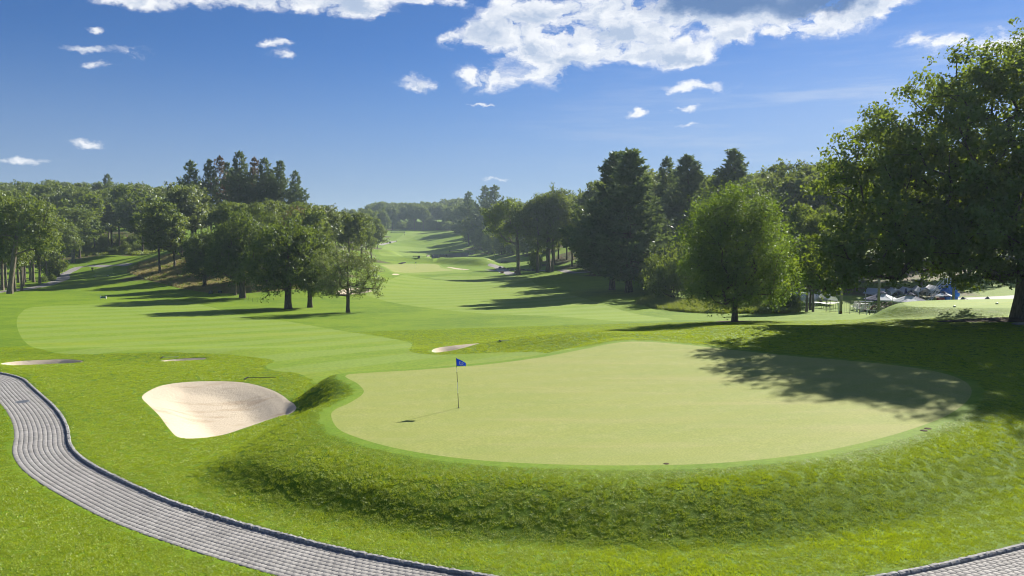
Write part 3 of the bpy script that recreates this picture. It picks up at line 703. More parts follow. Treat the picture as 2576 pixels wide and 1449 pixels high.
for o in list(COL.objects):
    k = o.name.split('.')[0]
    if k in LBL and k not in ('fairway', 'cart_path', 'mulch_bed'): o['label'] = LBL[k].replace(' on the left', '')
    elif k == 'bunker_sand': o['label'] = ['large pale bunker at the foot of the putting green', 'long slim bunker beside the paver path', 'short slit of a bunker beyond the long slim one', 'slim bunker behind the flag, past the approach', 'shaded bunker behind the airy tree', 'grass-faced bunker at the side of the far green', 'tiny bunker below the far green'][_bn]; _bn += 1
def pond_water():
    P = POND.P; c = P.mean(0); zs = _pw + 0.22
    V = [(c[0], c[1], zs)] + [(q[0], q[1], zs) for q in (c + (P - c) * 1.02)]
    n = len(P); F = np.array([(0, 1 + i, 1 + (i + 1) % n) for i in range(n)])
    tag(obj('water', np_mesh('pond_water', np.array(V), F, M['water'])), 'dark still pond beyond the far green', None, None, 'structure')
pond_water()

# ------------------------------------------------------------------ pavers and kerb
def paved_path():
    root = _bk['paver_bed']; root.name = 'paved_path'; root['label'] = 'grey concrete paver path curving past the green'
    rows = 11; rw = (PW - 0.03) / rows; pl = 0.21
    P, L = resample(KERB, 0.05); nn, tt = normals2(P); s = np.linspace(0, L, len(P))
    def pt(a, off):
        x = np.interp(a, s, P[:, 0]); y = np.interp(a, s, P[:, 1]); nx = np.interp(a, s, nn[:, 0]); ny = np.interp(a, s, nn[:, 1])
        return x + nx * off, y + ny * off
    items = []
    for r in range(rows):
        o0 = -0.03 - r * rw; a0 = np.arange((r % 2) * pl / 2, L - pl, pl)
        for a in a0: items.append((a, o0))
    items = np.array(items); cx, cy = pt(items[:, 0] + pl / 2, items[:, 1] - rw / 2)
    cz = np.full(len(cx), PATHZ) * smooth(95, 60, cy) + base_h(cx, cy) * (1 - smooth(95, 60, cy))
    dep = np.hypot(cx, cy); inview = (np.abs(np.arctan2(cx, cy)) < math.radians(33.5)) & (cy > 18.2)
    order = np.argsort(np.where(inview, dep, 1e4)); big = set(order[:300].tolist())
    g = 0.007; ch = 0.014
    allV = []; allF = []; allT = []
    def outline(i):
        a, o = items[i]; j = R.uniform(-.002, .002)
        q = []
        for (da, do) in ((g / 2, -g / 2), (pl - g / 2, -g / 2), (pl - g / 2, -rw + g / 2), (g / 2, -rw + g / 2)):
            q.append(pt(a + da, o + do + j))
        return np.array(q)
    lift = rng.normal(0, .0020, len(items)); tin = rng.normal(0, .055, len(items))
    for i in range(len(items)):
        q = outline(i); c = q.mean(0)
        def ring(scale_, z):                   # rounded (cut-corner) outline
            out = []
            for k in range(4):
                p0, p1, p2 = q[k - 1], q[k], q[(k + 1) % 4]
                for w in (p0, p2):
                    e = p1 + (w - p1) * 0.10; e = c + (e - c) * scale_; out.append((e[0], e[1], z))
            return out
        z = cz[i] + lift[i]
        V = np.array(ring(1.0, z - .03) + ring(1.0, z - .0035) + ring(0.955, z))
        F = [(k, k + 8, (k + 1) % 8 + 8) for k in range(8)] + [(k, (k + 1) % 8 + 8, (k + 1) % 8) for k in range(8)]
        F += [(k + 8, k + 16, (k + 1) % 8 + 16) for k in range(8)] + [(k + 8, (k + 1) % 8 + 16, (k + 1) % 8 + 8) for k in range(8)] + [(16, 16 + k + 1, 16 + k) for k in range(1, 7)]
        F = np.array(F)
        a_, b_, c_ = V[F[-1][0]], V[F[-1][1]], V[F[-1][2]]
        if np.cross(b_ - a_, c_ - a_)[2] < 0: F = F[:, ::-1]
        if i in big:
            ctr = np.array([c[0], c[1], z]); o = obj('paver', np_mesh('paver', V - ctr, F, M['paver'], False, {'tint': np.full(24, tin[i])}), root); o.location = ctr
        else: allF.append(F + 24 * len(allV)); allV.append(V); allT.append(np.full(24, tin[i]))
    st = obj('paver_courses', np_mesh('paver_courses', np.concatenate(allV), np.concatenate(allF), M['paver'], False, {'tint': np.concatenate(allT)}), root); st['kind'] = 'stuff'
    # kerb
    kr = empty('kerb', (float(P[len(P) // 2][0]), float(P[len(P) // 2][1]), PATHZ)); tag(kr, 'low rough granite kerb between paver path and lawn', None, None, 'structure')
    var = []
    for k in range(6):
        l, w_, h = 0.335, 0.145, 0.22; mb = []
        xs = np.linspace(-l / 2, l / 2, 5); prof = [(-w_ / 2, -h / 2), (-w_ / 2 - .004, h / 2 - .035), (-w_ / 2 + .03, h / 2), (w_ / 2 - .03, h / 2 + .003), (w_ / 2, h / 2 - .03), (w_ / 2, -h / 2)]
        V = []
        for xi, x in enumerate(xs):
            for (yy, zz) in prof:
                e = .012 if xi in (0, 4) else 0
                V.append((x + R.uniform(-.006, .006), yy * (1 - e * 4) + R.uniform(-.009, .009), zz - (e if zz > 0 else 0) + (R.uniform(-.010, .010) if zz > 0 else 0)))
        n = len(prof); F = []
        for xi in range(4):
            for j in range(n - 1): a = xi * n + j; F.append((a, a + 1, a + n + 1, a + n))
        m = MB(); m.add(V, [(*f[::-1],) for f in F] + [tuple(range(n)), tuple(range(4 * n, 5 * n))[::-1]]); var.append(m.mesh('kerb_stone', M['kerb']))
    a = 0.2
    while a < L - .4:
        x, y = pt(a, 0.055); t = np.array([np.interp(a, s, tt[:, 0]), np.interp(a, s, tt[:, 1])])
        if y < 75:
            o = obj('kerb_stone', R.choice(var), kr); z = PATHZ + 0.0
            o.location = Vector((float(x), float(y), z - 0.025 + R.uniform(-.008, .008))) - kr.location; o.rotation_euler = (R.uniform(-.03, .03), R.uniform(-.015, .015), math.atan2(t[1], t[0]) + R.uniform(-.03, .03))
        a += 0.348
paved_path()

# ------------------------------------------------------------------ trees
def unit(v): return v / (np.linalg.norm(v, axis=-1, keepdims=True) + 1e-9)
def leaf_quads(C, out_dir, size, g, up=0.5, outw=0.4, fold=0.18, aspect=0.62, tint=None):
    """rhombic leaves (sprays of leaves) centred on C"""
    n = len(C); nrm = unit(g.normal(size=(n, 3)) + np.array([0, 0, up]) + out_dir * outw)
    a = unit(np.cross(nrm, g.normal(size=(n, 3)))); b = np.cross(nrm, a)
    s = size * g.uniform(.6, 1.35, (n, 1)); w = s * aspect
    p0 = C - a * s * .5; p2 = C + a * s * .5 - nrm * s * fold; p1 = C + b * w * .5 + nrm * s * fold * .5; p3 = C - b * w * .5 + nrm * s * fold * .5
    V = np.stack([p0, p1, p2, p3], 1).reshape(-1, 3); F = np.arange(4 * n).reshape(n, 4)
    t = g.uniform(0, 1, n) if tint is None else np.clip(tint + g.normal(0, .16, n), 0, 1)
    return V, F, np.repeat(t, 4)
def tubes(segs, sides=6):
    """segs: list of (p0, p1, r0, r1)"""
    S = np.array([np.concatenate([a, b, [r0, r1]]) for a, b, r0, r1 in segs]); p0, p1, r0, r1 = S[:, :3], S[:, 3:6], S[:, 6], S[:, 7]
    d = unit(p1 - p0); ref = np.where(np.abs(d[:, 2:3]) > .9, np.array([[1., 0, 0]]), np.array([[0., 0, 1.]]))
    a = unit(np.cross(d, ref)); b = np.cross(d, a); th = np.arange(sides) * 2 * math.pi / sides
    ring = a[:, None] * np.cos(th)[None, :, None] + b[:, None] * np.sin(th)[None, :, None]
    V = np.concatenate([p0[:, None] + ring * r0[:, None, None], p1[:, None] + ring * r1[:, None, None]], 1)
    n = len(S); base = (np.arange(n) * 2 * sides)[:, None]; i = np.arange(sides); j = (i + 1) % sides
    F = np.stack([base + i, base + j, base + j + sides, base + i + sides], -1).reshape(-1, 4)
    return V.reshape(-1, 3), F
def trunk_mesh(axis, radii, sides=12, flare=1.7, seed=0):
    axis = np.array(axis, float); g = np.random.default_rng(seed); n = len(axis); V = []
    ph = g.uniform(0, 6.28, 3)
    for k in range(n):
        r = radii[k]; fl = 1 + (flare - 1) * math.exp(-(axis[k][2] - axis[0][2]) / (radii[0] * 1.3 + .05))
        for i in range(sides):
            t = 2 * math.pi * i / sides
            w = 1 + .07 * math.sin(3 * t + ph[0]) + .05 * math.sin(5 * t + ph[1]) + (fl - 1) * (.75 + .35 * math.sin(4 * t + ph[2]))
            V.append((axis[k][0] + r * w * math.cos(t), axis[k][1] + r * w * math.sin(t), axis[k][2]))
    F = [(k * sides + i, k * sides + (i + 1) % sides, (k + 1) * sides + (i + 1) % sides, (k + 1) * sides + i) for k in range(n - 1) for i in range(sides)]
    return np.array(V), np.array(F)
def make_broadleaf(name, seed, lobes, trunk_r, fork, leafm, barkm, ncl, per, leaf, cr=1.0, flat=.65, lean=(0, 0), core=.35, spike=0.0, up=.45, sides=6, wob=.10, tipr=.018, aspect=.62, gapf=.0, low=None):
    """lobes: (x, y, z, rx, ry, rz) ellipsoids in metres over the base; fork: height of the first limbs"""
    g = np.random.default_rng(seed); lob = np.array(lobes, float); vol = lob[:, 3] * lob[:, 4] * lob[:, 5]; pr = vol ** .8 / (vol ** .8).sum()
    top = (lob[:, 2] + lob[:, 5]).max(); cen = (lob[:, :3] * pr[:, None]).sum(0)
    # clump centres: mostly near the crown's skin
    pts = []; mind = cr * .80; tries = 0
    while len(pts) < ncl and tries < ncl * 60:
        tries += 1; L = lob[g.choice(len(lob), p=pr)]; d = unit(g.normal(size=3)); r = g.uniform(core, 1.0) ** .55
        p = L[:3] + d * L[3:6] * r * (1 + wob * math.sin(5 * d[0] + 7 * d[1] + seed) + g.normal(0, .04))
        if p[2] < fork * .75 if low is None else p[2] < low: continue
        if gapf and math.sin(p[0] * .9 + seed) * math.sin(p[1] * .8 + 2 * seed) * math.sin(p[2] * .95 + seed) > 1 - gapf: continue
        if pts and np.min(np.sum((np.array(pts) - p) ** 2, 1)) < mind ** 2: continue
        pts.append(p)
    P = np.array(pts)
    # skeleton: trunk axis, then every clump joins the nearest suitable node
    nt = 9; tz = np.linspace(0, min(cen[2] + .25 * (top - cen[2]), top * .8), nt)
    axis = np.stack([lean[0] * (tz / top) ** 1.2 + g.normal(0, .02, nt) * top * .15 * (tz > 0), lean[1] * (tz / top) ** 1.2 + g.normal(0, .02, nt) * top * .15 * (tz > 0), tz], 1)
    nodes = [axis[k] for k in range(nt)]; par = [-1] + list(range(nt - 1)); plen = list(tz); ok = [z >= fork * .9 for z in tz]; tipn = []
    if not any(ok): ok[-1] = True
    dist = np.linalg.norm(P - np.array([axis[-1][0], axis[-1][1], fork]), axis=1)
    for i in np.argsort(dist):
        p = P[i]; N = np.array(nodes); d = np.linalg.norm(N - p, axis=1) + .18 * np.array(plen) + np.where(N[:, 2] > p[2] + .3 * cr, 2.0, 0) + np.where(np.array(ok), 0, 1e6)
        k = int(np.argmin(d)); a = nodes[k]; v = p - a; ln = np.linalg.norm(v); m = max(1, int(ln / (cr * 1.1))); last = k
        for q in range(1, m + 1):
            t = q / m; w = a + v * t + np.array([0, 0, .10 * ln * math.sin(math.pi * t)]) + g.normal(0, .05 * ln / m, 3) * (q < m)
            nodes.append(w); par.append(last); plen.append(plen[last] + ln / m); ok.append(True); last = len(nodes) - 1
        tipn.append(last)
    cnt = np.zeros(len(nodes))
    for t in tipn:
        k = t
        while k >= 0: cnt[k] += 1; k = par[k]
    rad = np.maximum(tipr * cnt ** .52, tipr * .8); rt = rad[0]
    sc = trunk_r / rt; rad = np.where(np.arange(len(rad)) < nt, rad * sc, rad * (1 + (sc - 1) * np.clip(cnt / cnt[0] * 2.5, 0, 1)))
    for k in range(1, nt): rad[k] = max(rad[k], trunk_r * (1 - .75 * tz[k] / (tz[-1] + .1)) * .9)
    segs = [(nodes[par[k]], nodes[k], min(rad[par[k]], rad[k] * 1.5), rad[k]) for k in range(nt, len(nodes))]
    tv, tf = trunk_mesh(axis, [max(rad[k], .03) for k in range(nt)], 12, 1.55, seed); bv, bf = tubes(segs, sides)
    tme = np_mesh(name + '_trunk', np.concatenate([tv, bv]), np.concatenate([tf, bf + len(tv)]), barkm, True)
    # leaves: twigs round each clump, leaves round each twig
    K = len(P); sub = 7; tw = P[:, None] + g.normal(size=(K, sub, 3)) * np.array([.48, .48, .48 * flat]) * cr
    if spike: tw[:, :, 2] += np.abs(g.normal(0, spike, (K, sub))) * smooth(cen[2], top, P[:, 2])[:, None]
    ctint = g.uniform(.15, .85, K); nl = max(1, per // sub)
    C = (tw[:, :, None] + g.normal(size=(K, sub, nl, 3)) * np.array([.26, .26, .26 * flat + .05 + (.25 if spike else 0)]) * cr).reshape(-1, 3)
    od = unit(C - cen) * .5 + unit(C - np.repeat(P, sub * nl, 0)) * 1.1; V, F, t = leaf_quads(C, od, leaf, g, up, .8, .16, aspect, np.repeat(ctint, sub * nl))
    cme = np_mesh(name + '_crown', V, F, leafm, False, {'tint': t})
    return dict(trunk=tme, crown=cme, H=top, W=2 * max((np.abs(lob[:, 0] - 0) + lob[:, 3]).max(), (np.abs(lob[:, 1]) + lob[:, 4]).max()))
def make_pine(name, seed, H, base, rad, trunk_r, leafm, dens=1.0, gap=.75, irregular=.35, needle=.55, shape='full'):
    g = np.random.default_rng(seed); segs = []; C = []; D = []; T = []
    z = base
    bend = g.normal(0, .25, 2)
    def ax(z): return np.array([bend[0] * math.sin(z / H * 3), bend[1] * math.sin(z / H * 2.4), z])
    while z < H - .4:
        f = (z - base) / (H - base)
        prof = (.45 + .55 * math.sin(math.pi * min(1, f * 1.25 + .28))) * (1 - f ** 2.2) + .10 if shape == 'full' else (.5 + .5 * math.sin(math.pi * min(1, f + .32))) * (1 - f ** 3) + .12
        nb = g.integers(4, 7); ph = g.uniform(0, 6.28)
        for b in range(nb):
            if g.uniform() < irregular * .28: continue
            th = ph + b * 2 * math.pi / nb + g.normal(0, .25); L = rad * prof * g.uniform(1 - irregular, 1 + irregular * .6)
            if L < .4: L = .4
            tilt = .10 + .55 * f ** 2 + g.normal(0, .08); n = max(3, int(L / .8)); pts = []
            o = ax(z)
            for k in range(n + 1):
                t = k / n; r = L * t; pts.append(o + np.array([math.cos(th) * r, math.sin(th) * r, r * tilt - .10 * L * math.sin(math.pi * t) + .22 * L * t ** 3]))
            r0 = .022 + .011 * L
            for k in range(n): segs.append((pts[k], pts[k + 1], r0 * (1 - k / n * .8), r0 * (1 - (k + 1) / n * .8)))
            ct = g.uniform(.1, .9)
            m = int(max(3, 3.6 * L * dens))
            for q in range(m):
                t = .25 + .75 * (q + g.uniform(0, 1)) / m; k = min(n - 1, int(t * n)); p = pts[k] + (pts[k + 1] - pts[k]) * (t * n - k)
                side = g.normal(0, .20 * L * (1.15 - t) + .22); p = p + np.array([-math.sin(th) * side, math.cos(th) * side, g.normal(.06, .10)])
                C.append(p); D.append((math.cos(th) * .8, math.sin(th) * .8, .55)); T.append(ct)
        z += gap * g.uniform(.7, 1.3)
    for q in range(6): C.append(ax(H - .15 * q)); D.append((0, 0, 1)); T.append(.5)
    C = np.array(C); D = np.array(D); T = np.array(T); k = 11
    CC = np.repeat(C, k, 0); n = len(CC); dirs = unit(np.repeat(D, k, 0) + g.normal(0, .75, (n, 3))); CC = CC + g.normal(0, .07, (n, 3))
    b = unit(np.cross(dirs, g.normal(size=(n, 3)))); s = needle * g.uniform(.6, 1.2, (n, 1)); w = s * .17
    V = np.stack([CC, CC + dirs * s * .55 + b * w, CC + dirs * s, CC + dirs * s * .55 - b * w], 1).reshape(-1, 3); F = np.arange(4 * n).reshape(n, 4)
    cme = np_mesh(name + '_crown', V, F, leafm, False, {'tint': np.repeat(np.clip(np.repeat(T, k) + g.normal(0, .15, n), 0, 1), 4)})
    zs = np.linspace(0, H, 12); tv, tf = trunk_mesh([ax(q) for q in zs], [trunk_r * (1 - .93 * q / H) for q in zs], 10, 1.4, seed); bv, bf = tubes(segs, 5)
    tme = np_mesh(name + '_trunk', np.concatenate([tv, bv]), np.concatenate([tf, bf + len(tv)]), M['bark'], True)
    return dict(trunk=tme, crown=cme, H=H, W=2 * rad)
def place_tree(proto, name, x, y, label, cat='tree', group=None, H=None, W=None, rz=None, sink=.12):
    z = h1(x, y); o = empty(name, (x, y, z - sink), R.uniform(0, 6.28) if rz is None else rz, label, cat, group)
    sz = (H / proto['H']) if H else 1.0; sx = (W / proto['W']) if W else sz
    o.scale = (sx, sx, sz)
    obj('trunk', proto['trunk'], o); obj('crown', proto['crown'], o); return o
def tree_px(proto, name, u, d, vtop, wpx, label, group=None, rz=None, cat='tree'):
    p = at(u, 700, d); H = CAMZ + (VHOR - vtop) / FPX * d - h1(p[0], p[1]); return place_tree(proto, name, p[0], p[1], label, cat, group, H, wpx / FPX * d if wpx else None, rz)

# the great oak (crown reaches out of frame; unseen high lobe added to lengthen the shadow)
OAK = make_broadleaf('great_oak', 3, [(0, 0, 15.0, 11, 11, 8.2), (-7.5, 1, 11.5, 8.0, 8, 6.0), (-12.5, -1, 7.6, 5.4, 6, 3.8), (-16, 0, 5.4, 3.2, 4, 2.4), (-9.5, -2, 17.0, 4.6, 5, 3.6), (-4.5, 0, 20.0, 4.5, 5, 3.6), (1.5, 1, 21.5, 5.5, 6, 3.0), (8, 0, 12, 9, 9, 7), (-3, -7.5, 10.5, 8, 6, 5.5), (4, -9, 11, 8, 6, 5), (0, 8, 11, 10, 6, 6), (-7, -4, 7.2, 8, 7, 3.2), (5, -3, 6.5, 9, 8, 3.4), (12, -2, 8, 6, 7, 4), (-11, 2, 6.0, 6, 5, 2.2), (-3, 3, 4.4, 3.5, 5, 2.2), (-17, 0, 4.6, 3.2, 3.6, 2.2), (9.5, 1, 19.5, 8, 9, 8), (-14.5, 0, 10.5, 4.0, 5, 3.6), (-12.8, 0, 14.2, 3.6, 4.5, 3.2)],
                     .98, 3.4, M['leaf_oak'], M['bark'], 1150, 168, .31, 1.2, .66, (-.3, 0), .42, 0, .35, 6, .14, .03, .66, .17, 1.9)
_o = place_tree(OAK, 'oak_tree', OAK_XY[0], OAK_XY[1], 'huge spreading dark oak shading the side of the putting green', H=OAK['H'] * .89, W=OAK['W'] * .91, rz=0)
ELM = make_broadleaf('young_elm', 8, [(0, 0, 6.3, 5.0, 5.0, 4.2), (-.3, 0, 8.2, 4.2, 4.2, 3.3), (.6, -.4, 4.3, 4.8, 4.6, 2.2), (-3.2, .2, 4.6, 2.0, 2.4, 2.0), (3.4, 0, 5.2, 1.9, 2.2, 2.4), (0, 0, 9.4, 2.8, 2.8, 2.2), (-2.2, -1, 3.2, 2.8, 3, 1.5), (2.6, 0, 3.1, 2.6, 2.8, 1.5)],
                     .24, 2.0, M['leaf_elm'], M['bark'], 350, 175, .19, .82, .80, (.15, 0), .30, .60, .35, 6, .13, .02, .55, .05, 1.5)
_h = CAMZ + (VHOR - 484) / FPX * 74 - h1(*ELM_XY)
place_tree(ELM, 'elm_tree', ELM_XY[0], ELM_XY[1], 'lone round young elm in a mulch ring behind the putting green', H=_h, W=11.3, rz=.4)
DOAK = [make_broadleaf('dark_oak', 21 + k, [(0, 0, 7.2, 6.3, 6.0, 4.2), (-2.6, 0, 5.2, 4.4, 4.4, 2.6), (2.8, .6, 5.6, 3.8, 4.2, 2.8), (.4, 0, 9.8, 4.2, 4.2, 2.6), (-1.8, 1, 9.0, 3.6, 3.4, 2.4)],
                       .5, 2.6, M['leaf_dark'], M['bark'], 190, 126, .34, 1.15, .68, (.2 * (-1) ** k, 0), .35, 0, .35, 6, .12, .025, .6, .10, 2.0) for k in range(2)]
LOC = make_broadleaf('open_tree', 31, [(0, 0, 5.6, 5.0, 5, 3.2), (-3.0, 0, 4.0, 2.6, 3, 1.6), (3.4, 0, 3.6, 2.6, 3, 1.5), (0, 0, 7.4, 3.0, 3, 1.9)],
                     .24, 2.0, M['leaf_light'], M['bark'], 170, 77, .24, .80, .55, (0, 0), .25, 0, .3, 6, .15, .022, .5, .22, 1.8)
STAND = [make_broadleaf('stand_tree', 41 + k, [(0, 0, 14, 4.6, 4.6, 5.2), (1.6 * (-1) ** k, .5, 11, 3.6, 3.6, 3.4), (-1.5, 0, 16.2, 3.4, 3.4, 2.6), (0, 0, 8.2, 2.6, 2.6, 2.4)],
                        .30, 7.0, M['leaf_wood'], M['bark_grey'], 110, 98, .46, 1.2, .72, (.5 * (-1) ** k, 0), .35, 0, .35, 5, .12, .025, .6, .05, 5.6) for k in range(3)]
LEAN = make_broadleaf('leaning_oak', 47, [(4.2, 0, 13.5, 5.2, 5, 4.6), (1.0, 0, 15, 4, 4, 3.6), (6.5, 0, 11, 3, 3.4, 3.0), (-2.5, 0, 14, 3.5, 3.5, 3.2)],
                      .46, 6.0, M['leaf_wood'], M['bark_grey'], 120, 98, .44, 1.2, .7, (3.4, 0), .35, 0, .35, 6, .12, .028, .6, .05, 6.4)
VAL = make_broadleaf('valley_oak', 51, [(-5.5, 0, 16.0, 5.0, 5, 4.6), (-8.0, 0, 18.5, 3.4, 4, 2.4), (-3, 0, 20, 4.4, 4.4, 3.0), (0, 0, 15, 3.8, 4, 4.4), (-5.5, 0, 11.5, 2.8, 3, 2.6)],
                     .55, 9.0, M['leaf_oak'], M['bark_grey'], 120, 98, .5, 1.3, .7, (-1.2, 0), .35, 0, .35, 6, .12, .03, .6, .08, 8)
VAL2 = make_broadleaf('valley_pair', 53, [(0, 0, 18.5, 7.5, 6.5, 5.0), (-5.5, 0, 16, 4.6, 5, 4), (5.5, 0, 15.5, 4.6, 5, 4.2), (2, 0, 21.5, 5, 5, 2.6)],
                      .62, 9.0, M['leaf_wood'], M['bark_grey'], 170, 98, .5, 1.35, .7, (.3, 0), .35, 0, .35, 6, .12, .032, .6, .12, 9.5)
WOODS = {}
for k, (q, lm) in enumerate(zip('abcdef', ['leaf_wood', 'leaf_wood', 'leaf_oak', 'leaf_wood', 'leaf_light', 'leaf_wood'])):
    gk = random.Random(60 + k); tall = 20.0
    lb = [(0, 0, 13.2, 5.6, 5.6, 5.4)] + [(gk.uniform(-3.6, 3.6), gk.uniform(-3.6, 3.6), gk.uniform(9, 16.5), gk.uniform(2.8, 4.2), gk.uniform(2.8, 4.2), gk.uniform(2.4, 3.6)) for _ in range(5)]
    WOODS[q] = make_broadleaf('woodland_tree', 60 + k, lb, .26, 6.5, M[lm], M['bark_grey'] if k % 2 else M['bark'], 105, 91, .62, 1.35, .7, (0, 0), .45, 0, .4, 5, .14, .03, .62, .03, 5.0)
BROWN = make_broadleaf('turning_tree', 77, [(0, 0, 10, 4.2, 4.2, 3.6), (1.5, 0, 12, 2.8, 3, 2.6), (-1.8, 0, 8.5, 3, 3, 2.4)], .26, 4.5, M['leaf_brown'], M['bark'], 70, 77, .42, 1.15, .7, (0, 0), .35, 0, .35, 5, .14, .03)
SHRUB = [make_broadleaf('shrub', 81 + k, [(0, 0, 1.7, 2.0, 2.0, 1.6), (.9, 0, 1.3, 1.3, 1.3, 1.1), (-.8, .4, 2.3, 1.3, 1.2, 1.1)], .07, .25, M[lm], M['bark'], 60, 84, .22, .55, .9, (0, 0), .2, 0, .35, 5, .12, .012, .55, 0, .2) for k, lm in enumerate(['leaf_oak', 'leaf_wood', 'weed'])]
PINE = [make_pine('white_pine', 91, 26, 3.0, 6.8, .46, M['needle'], 1.5, .66, .42, .80), make_pine('white_pine', 92, 25, 5.0, 5.8, .42, M['needle'], 1.4, .74, .5, .80), make_pine('white_pine', 93, 24, 8.5, 4.3, .34, M['needle'], 1.2, .85, .55, .75, 'top'),
        make_pine('white_pine', 94, 22, 8.0, 3.7, .30, M['needle'], 1.1, .85, .6, .75, 'top'), make_pine('dying_pine', 95, 22, 10.5, 3.0, .28, M['needle_dead'], .55, 1.0, .6, .7, 'top')]
# -- group standing out on the fairway
tree_px(DOAK[0], 'oak_tree', 724, 119, 556, 222, 'dense dark oak with thick pale trunk at the edge of the fairway', rz=.3)
tree_px(DOAK[1], 'oak_tree', 779, 122, 578, 150, 'smaller dark oak forked low, between the thick oak and the airy tree', rz=2.1)
tree_px(LOC, 'airy_tree', 875, 109, 610, 206, 'airy light green tree with slim trunk and see-through crown', rz=.8)
tree_px(DOAK[1], 'oak_tree', 609, 141, 538, 190, 'broad oak with straight grey trunk in front of the fescue slope', rz=4.0)
tree_px(STAND[1], 'slim_tree', 591, 146, 560, 110, 'slim dark trunked tree just behind the broad oak', rz=1.0)
tree_px(DOAK[0], 'oak_tree', 514, 163, 578, 128, 'low dark oak standing in the tan fescue', rz=1.7)
tree_px(STAND[0], 'ivy_tree', 440, 192, 536, 84, 'narrow tree with leafy trunk at the top of the tan slope', rz=2.6)
tree_px(DOAK[1], 'oak_tree', 655, 162, 526, 130, 'grey green oak behind the fairway oaks beside the fescue', rz=5.1)
tree_px(BROWN, 'turning_tree', 755, 172, 522, 96, 'brownish thin tree turning colour behind the dense oak')
# -- left stand by the cart path
G1 = 'trees standing along the far cart path'
tree_px(LEAN, 'leaning_oak', 23, 153, 494, None, 'big leaning grey oak with a low broken stub limb beside the cart path', rz=0)
for k, (u, d, vt, w) in enumerate([(36, 158, 512, 96), (5, 161, 488, 120), (15, 166, 500, 100), (54, 161, 516, 92), (58, 172, 520, 92), (46, 186, 500, 104), (100, 182, 522, 92), (84, 187, 515, 96), (62, 189, 502, 96), (77, 197, 508, 100), (118, 200, 530, 88), (-25, 170, 485, 120), (-60, 180, 490, 120)]):
    tree_px(STAND[k % 3], 'park_tree', u, d, vt, w, 'tall grey trunked tree in the grove beside the cart path', G1)
tree_px(SHRUB[1], 'small_tree', 124, 214, 622, 80, 'small spreading tree with thin forked stems above the round bushes')
tree_px(STAND[1], 'park_tree', 158, 242, 560, 84, 'upright tree with short bare trunk where the cart path bends')
tree_px(STAND[2], 'park_tree', 186, 266, 520, 138, 'tall full crowned tree standing apart at the end of the cart path', rz=.5)
for k, (u, d, vt, w) in enumerate([(111, 188, 693, 17), (130, 191, 690, 19), (144, 224, 677, 19)]):
    tree_px(SHRUB[0], 'bush', u, d, vt, w, 'round dark clipped bush under the grove trees', 'round bushes by the cart path', cat='bush')
# -- pines on the knoll
for k, (u, d, vt, w, m) in enumerate([(488, 232, 407, 70, 2), (533, 236, 405, 56, 3), (577, 246, 412, 50, 3), (609, 234, 384, 74, 2), (671, 236, 400, 66, 2), (709, 236, 408, 62, 3), (747, 234, 432, 56, 2), (590, 250, 425, 50, 3), (640, 254, 425, 54, 2), (690, 250, 430, 50, 3)]):
    tree_px(PINE[m], 'pine_tree', u, d, vt, w, 'tall bare trunked pine crowning the knoll', 'pines on the knoll')
tree_px(PINE[4], 'pine_tree', 559, 238, 396, 48, 'reddish brown half dead pine among the knoll pines')
tree_px(PINE[4], 'pine_tree', 646, 240, 399, 44, 'thin grey brown dead topped pine beside the tallest knoll pine')
# -- valley trees right of the far fairway
tree_px(VAL, 'valley_oak', 1304, 243, 496, 178, 'oak leaning out over the fairway, first of the row by the bridge path', rz=0)
tree_px(STAND[0], 'valley_tree', 1352, 244, 500, 100, 'slender straight tree between the leaning oak and the forked oak')
tree_px(VAL2, 'valley_oak', 1379, 243, 476, 170, 'broad forked oak with two heavy limbs in the valley row', rz=.4)
tree_px(STAND[1], 'valley_tree', 1390, 242, 490, 96, 'tree with straight trunk touching the forked oak')
tree_px(WOODS['e'], 'valley_tree', 1439, 285, 540, 96, 'light leaved tree standing on the sunlit bank beyond the path')
tree_px(SHRUB[2], 'sapling', 1347, 272, 630, 36, 'small bright sapling between the valley trunks')
tree_px(STAND[2], 'valley_tree', 1487, 226, 520, 100, 'grey trunked tree at the shady wood edge beside the big pine')
tree_px(STAND[0], 'valley_tree', 1510, 246, 500, 90, 'thin trunk deep in the shade beside the big pine')
# -- big pines on the right
tree_px(PINE[0], 'pine_tree', 1582, 151, 384, 250, 'largest full dark pine by the fairway, boughs down to the ground', rz=.2)
tree_px(PINE[1], 'pine_tree', 1540, 160, 388, 200, 'full pine touching the left side of the largest pine'.replace('left side', 'valley side'), rz=1.2)
tree_px(PINE[1], 'pine_tree', 1720, 176, 395, 190, 'pine with layered open boughs next after the largest pine', rz=2.2)
tree_px(PINE[2], 'pine_tree', 1675, 186, 400, 90, 'pine top peeping between the largest pine and the layered pine', rz=3.2)
tree_px(PINE[1], 'pine_tree', 1846, 182, 380, 190, 'tall pine rising behind the lone elm', rz=4.4)
tree_px(PINE[3], 'pine_tree', 1960, 190, 418, 90, 'slender pine among the oaks behind the elm')
tree_px(WOODS['c'], 'woodland_tree', 2040, 108, 520, 150, 'dark tree shading the end of the white tents')
for k, (u, d, vt) in enumerate([(2012, 104, 560), (2031, 104, 540), (2047, 104, 545), (2066, 118, 520)]):
    tree_px(STAND[k % 3], 'woodland_tree', u, d, vt, 88, 'dark straight trunk in the clump beside the white tents', 'trunks beside the tents')
for k, (u, d, vt, w) in enumerate([(1655, 135, 640, 90), (1695, 128, 622, 110), (1740, 132, 640, 100), (1640, 142, 660, 80), (1780, 128, 690, 80), (1900, 112, 715, 90), (1960, 108, 720, 90), (1860, 118, 705, 80), (1990, 104, 735, 60)]):
    tree_px(SHRUB[k % 2], 'thicket_shrub', u, d, vt, w, 'dense dark shrub in the thicket below the pines', 'thicket shrubs by the creek', cat='shrub')
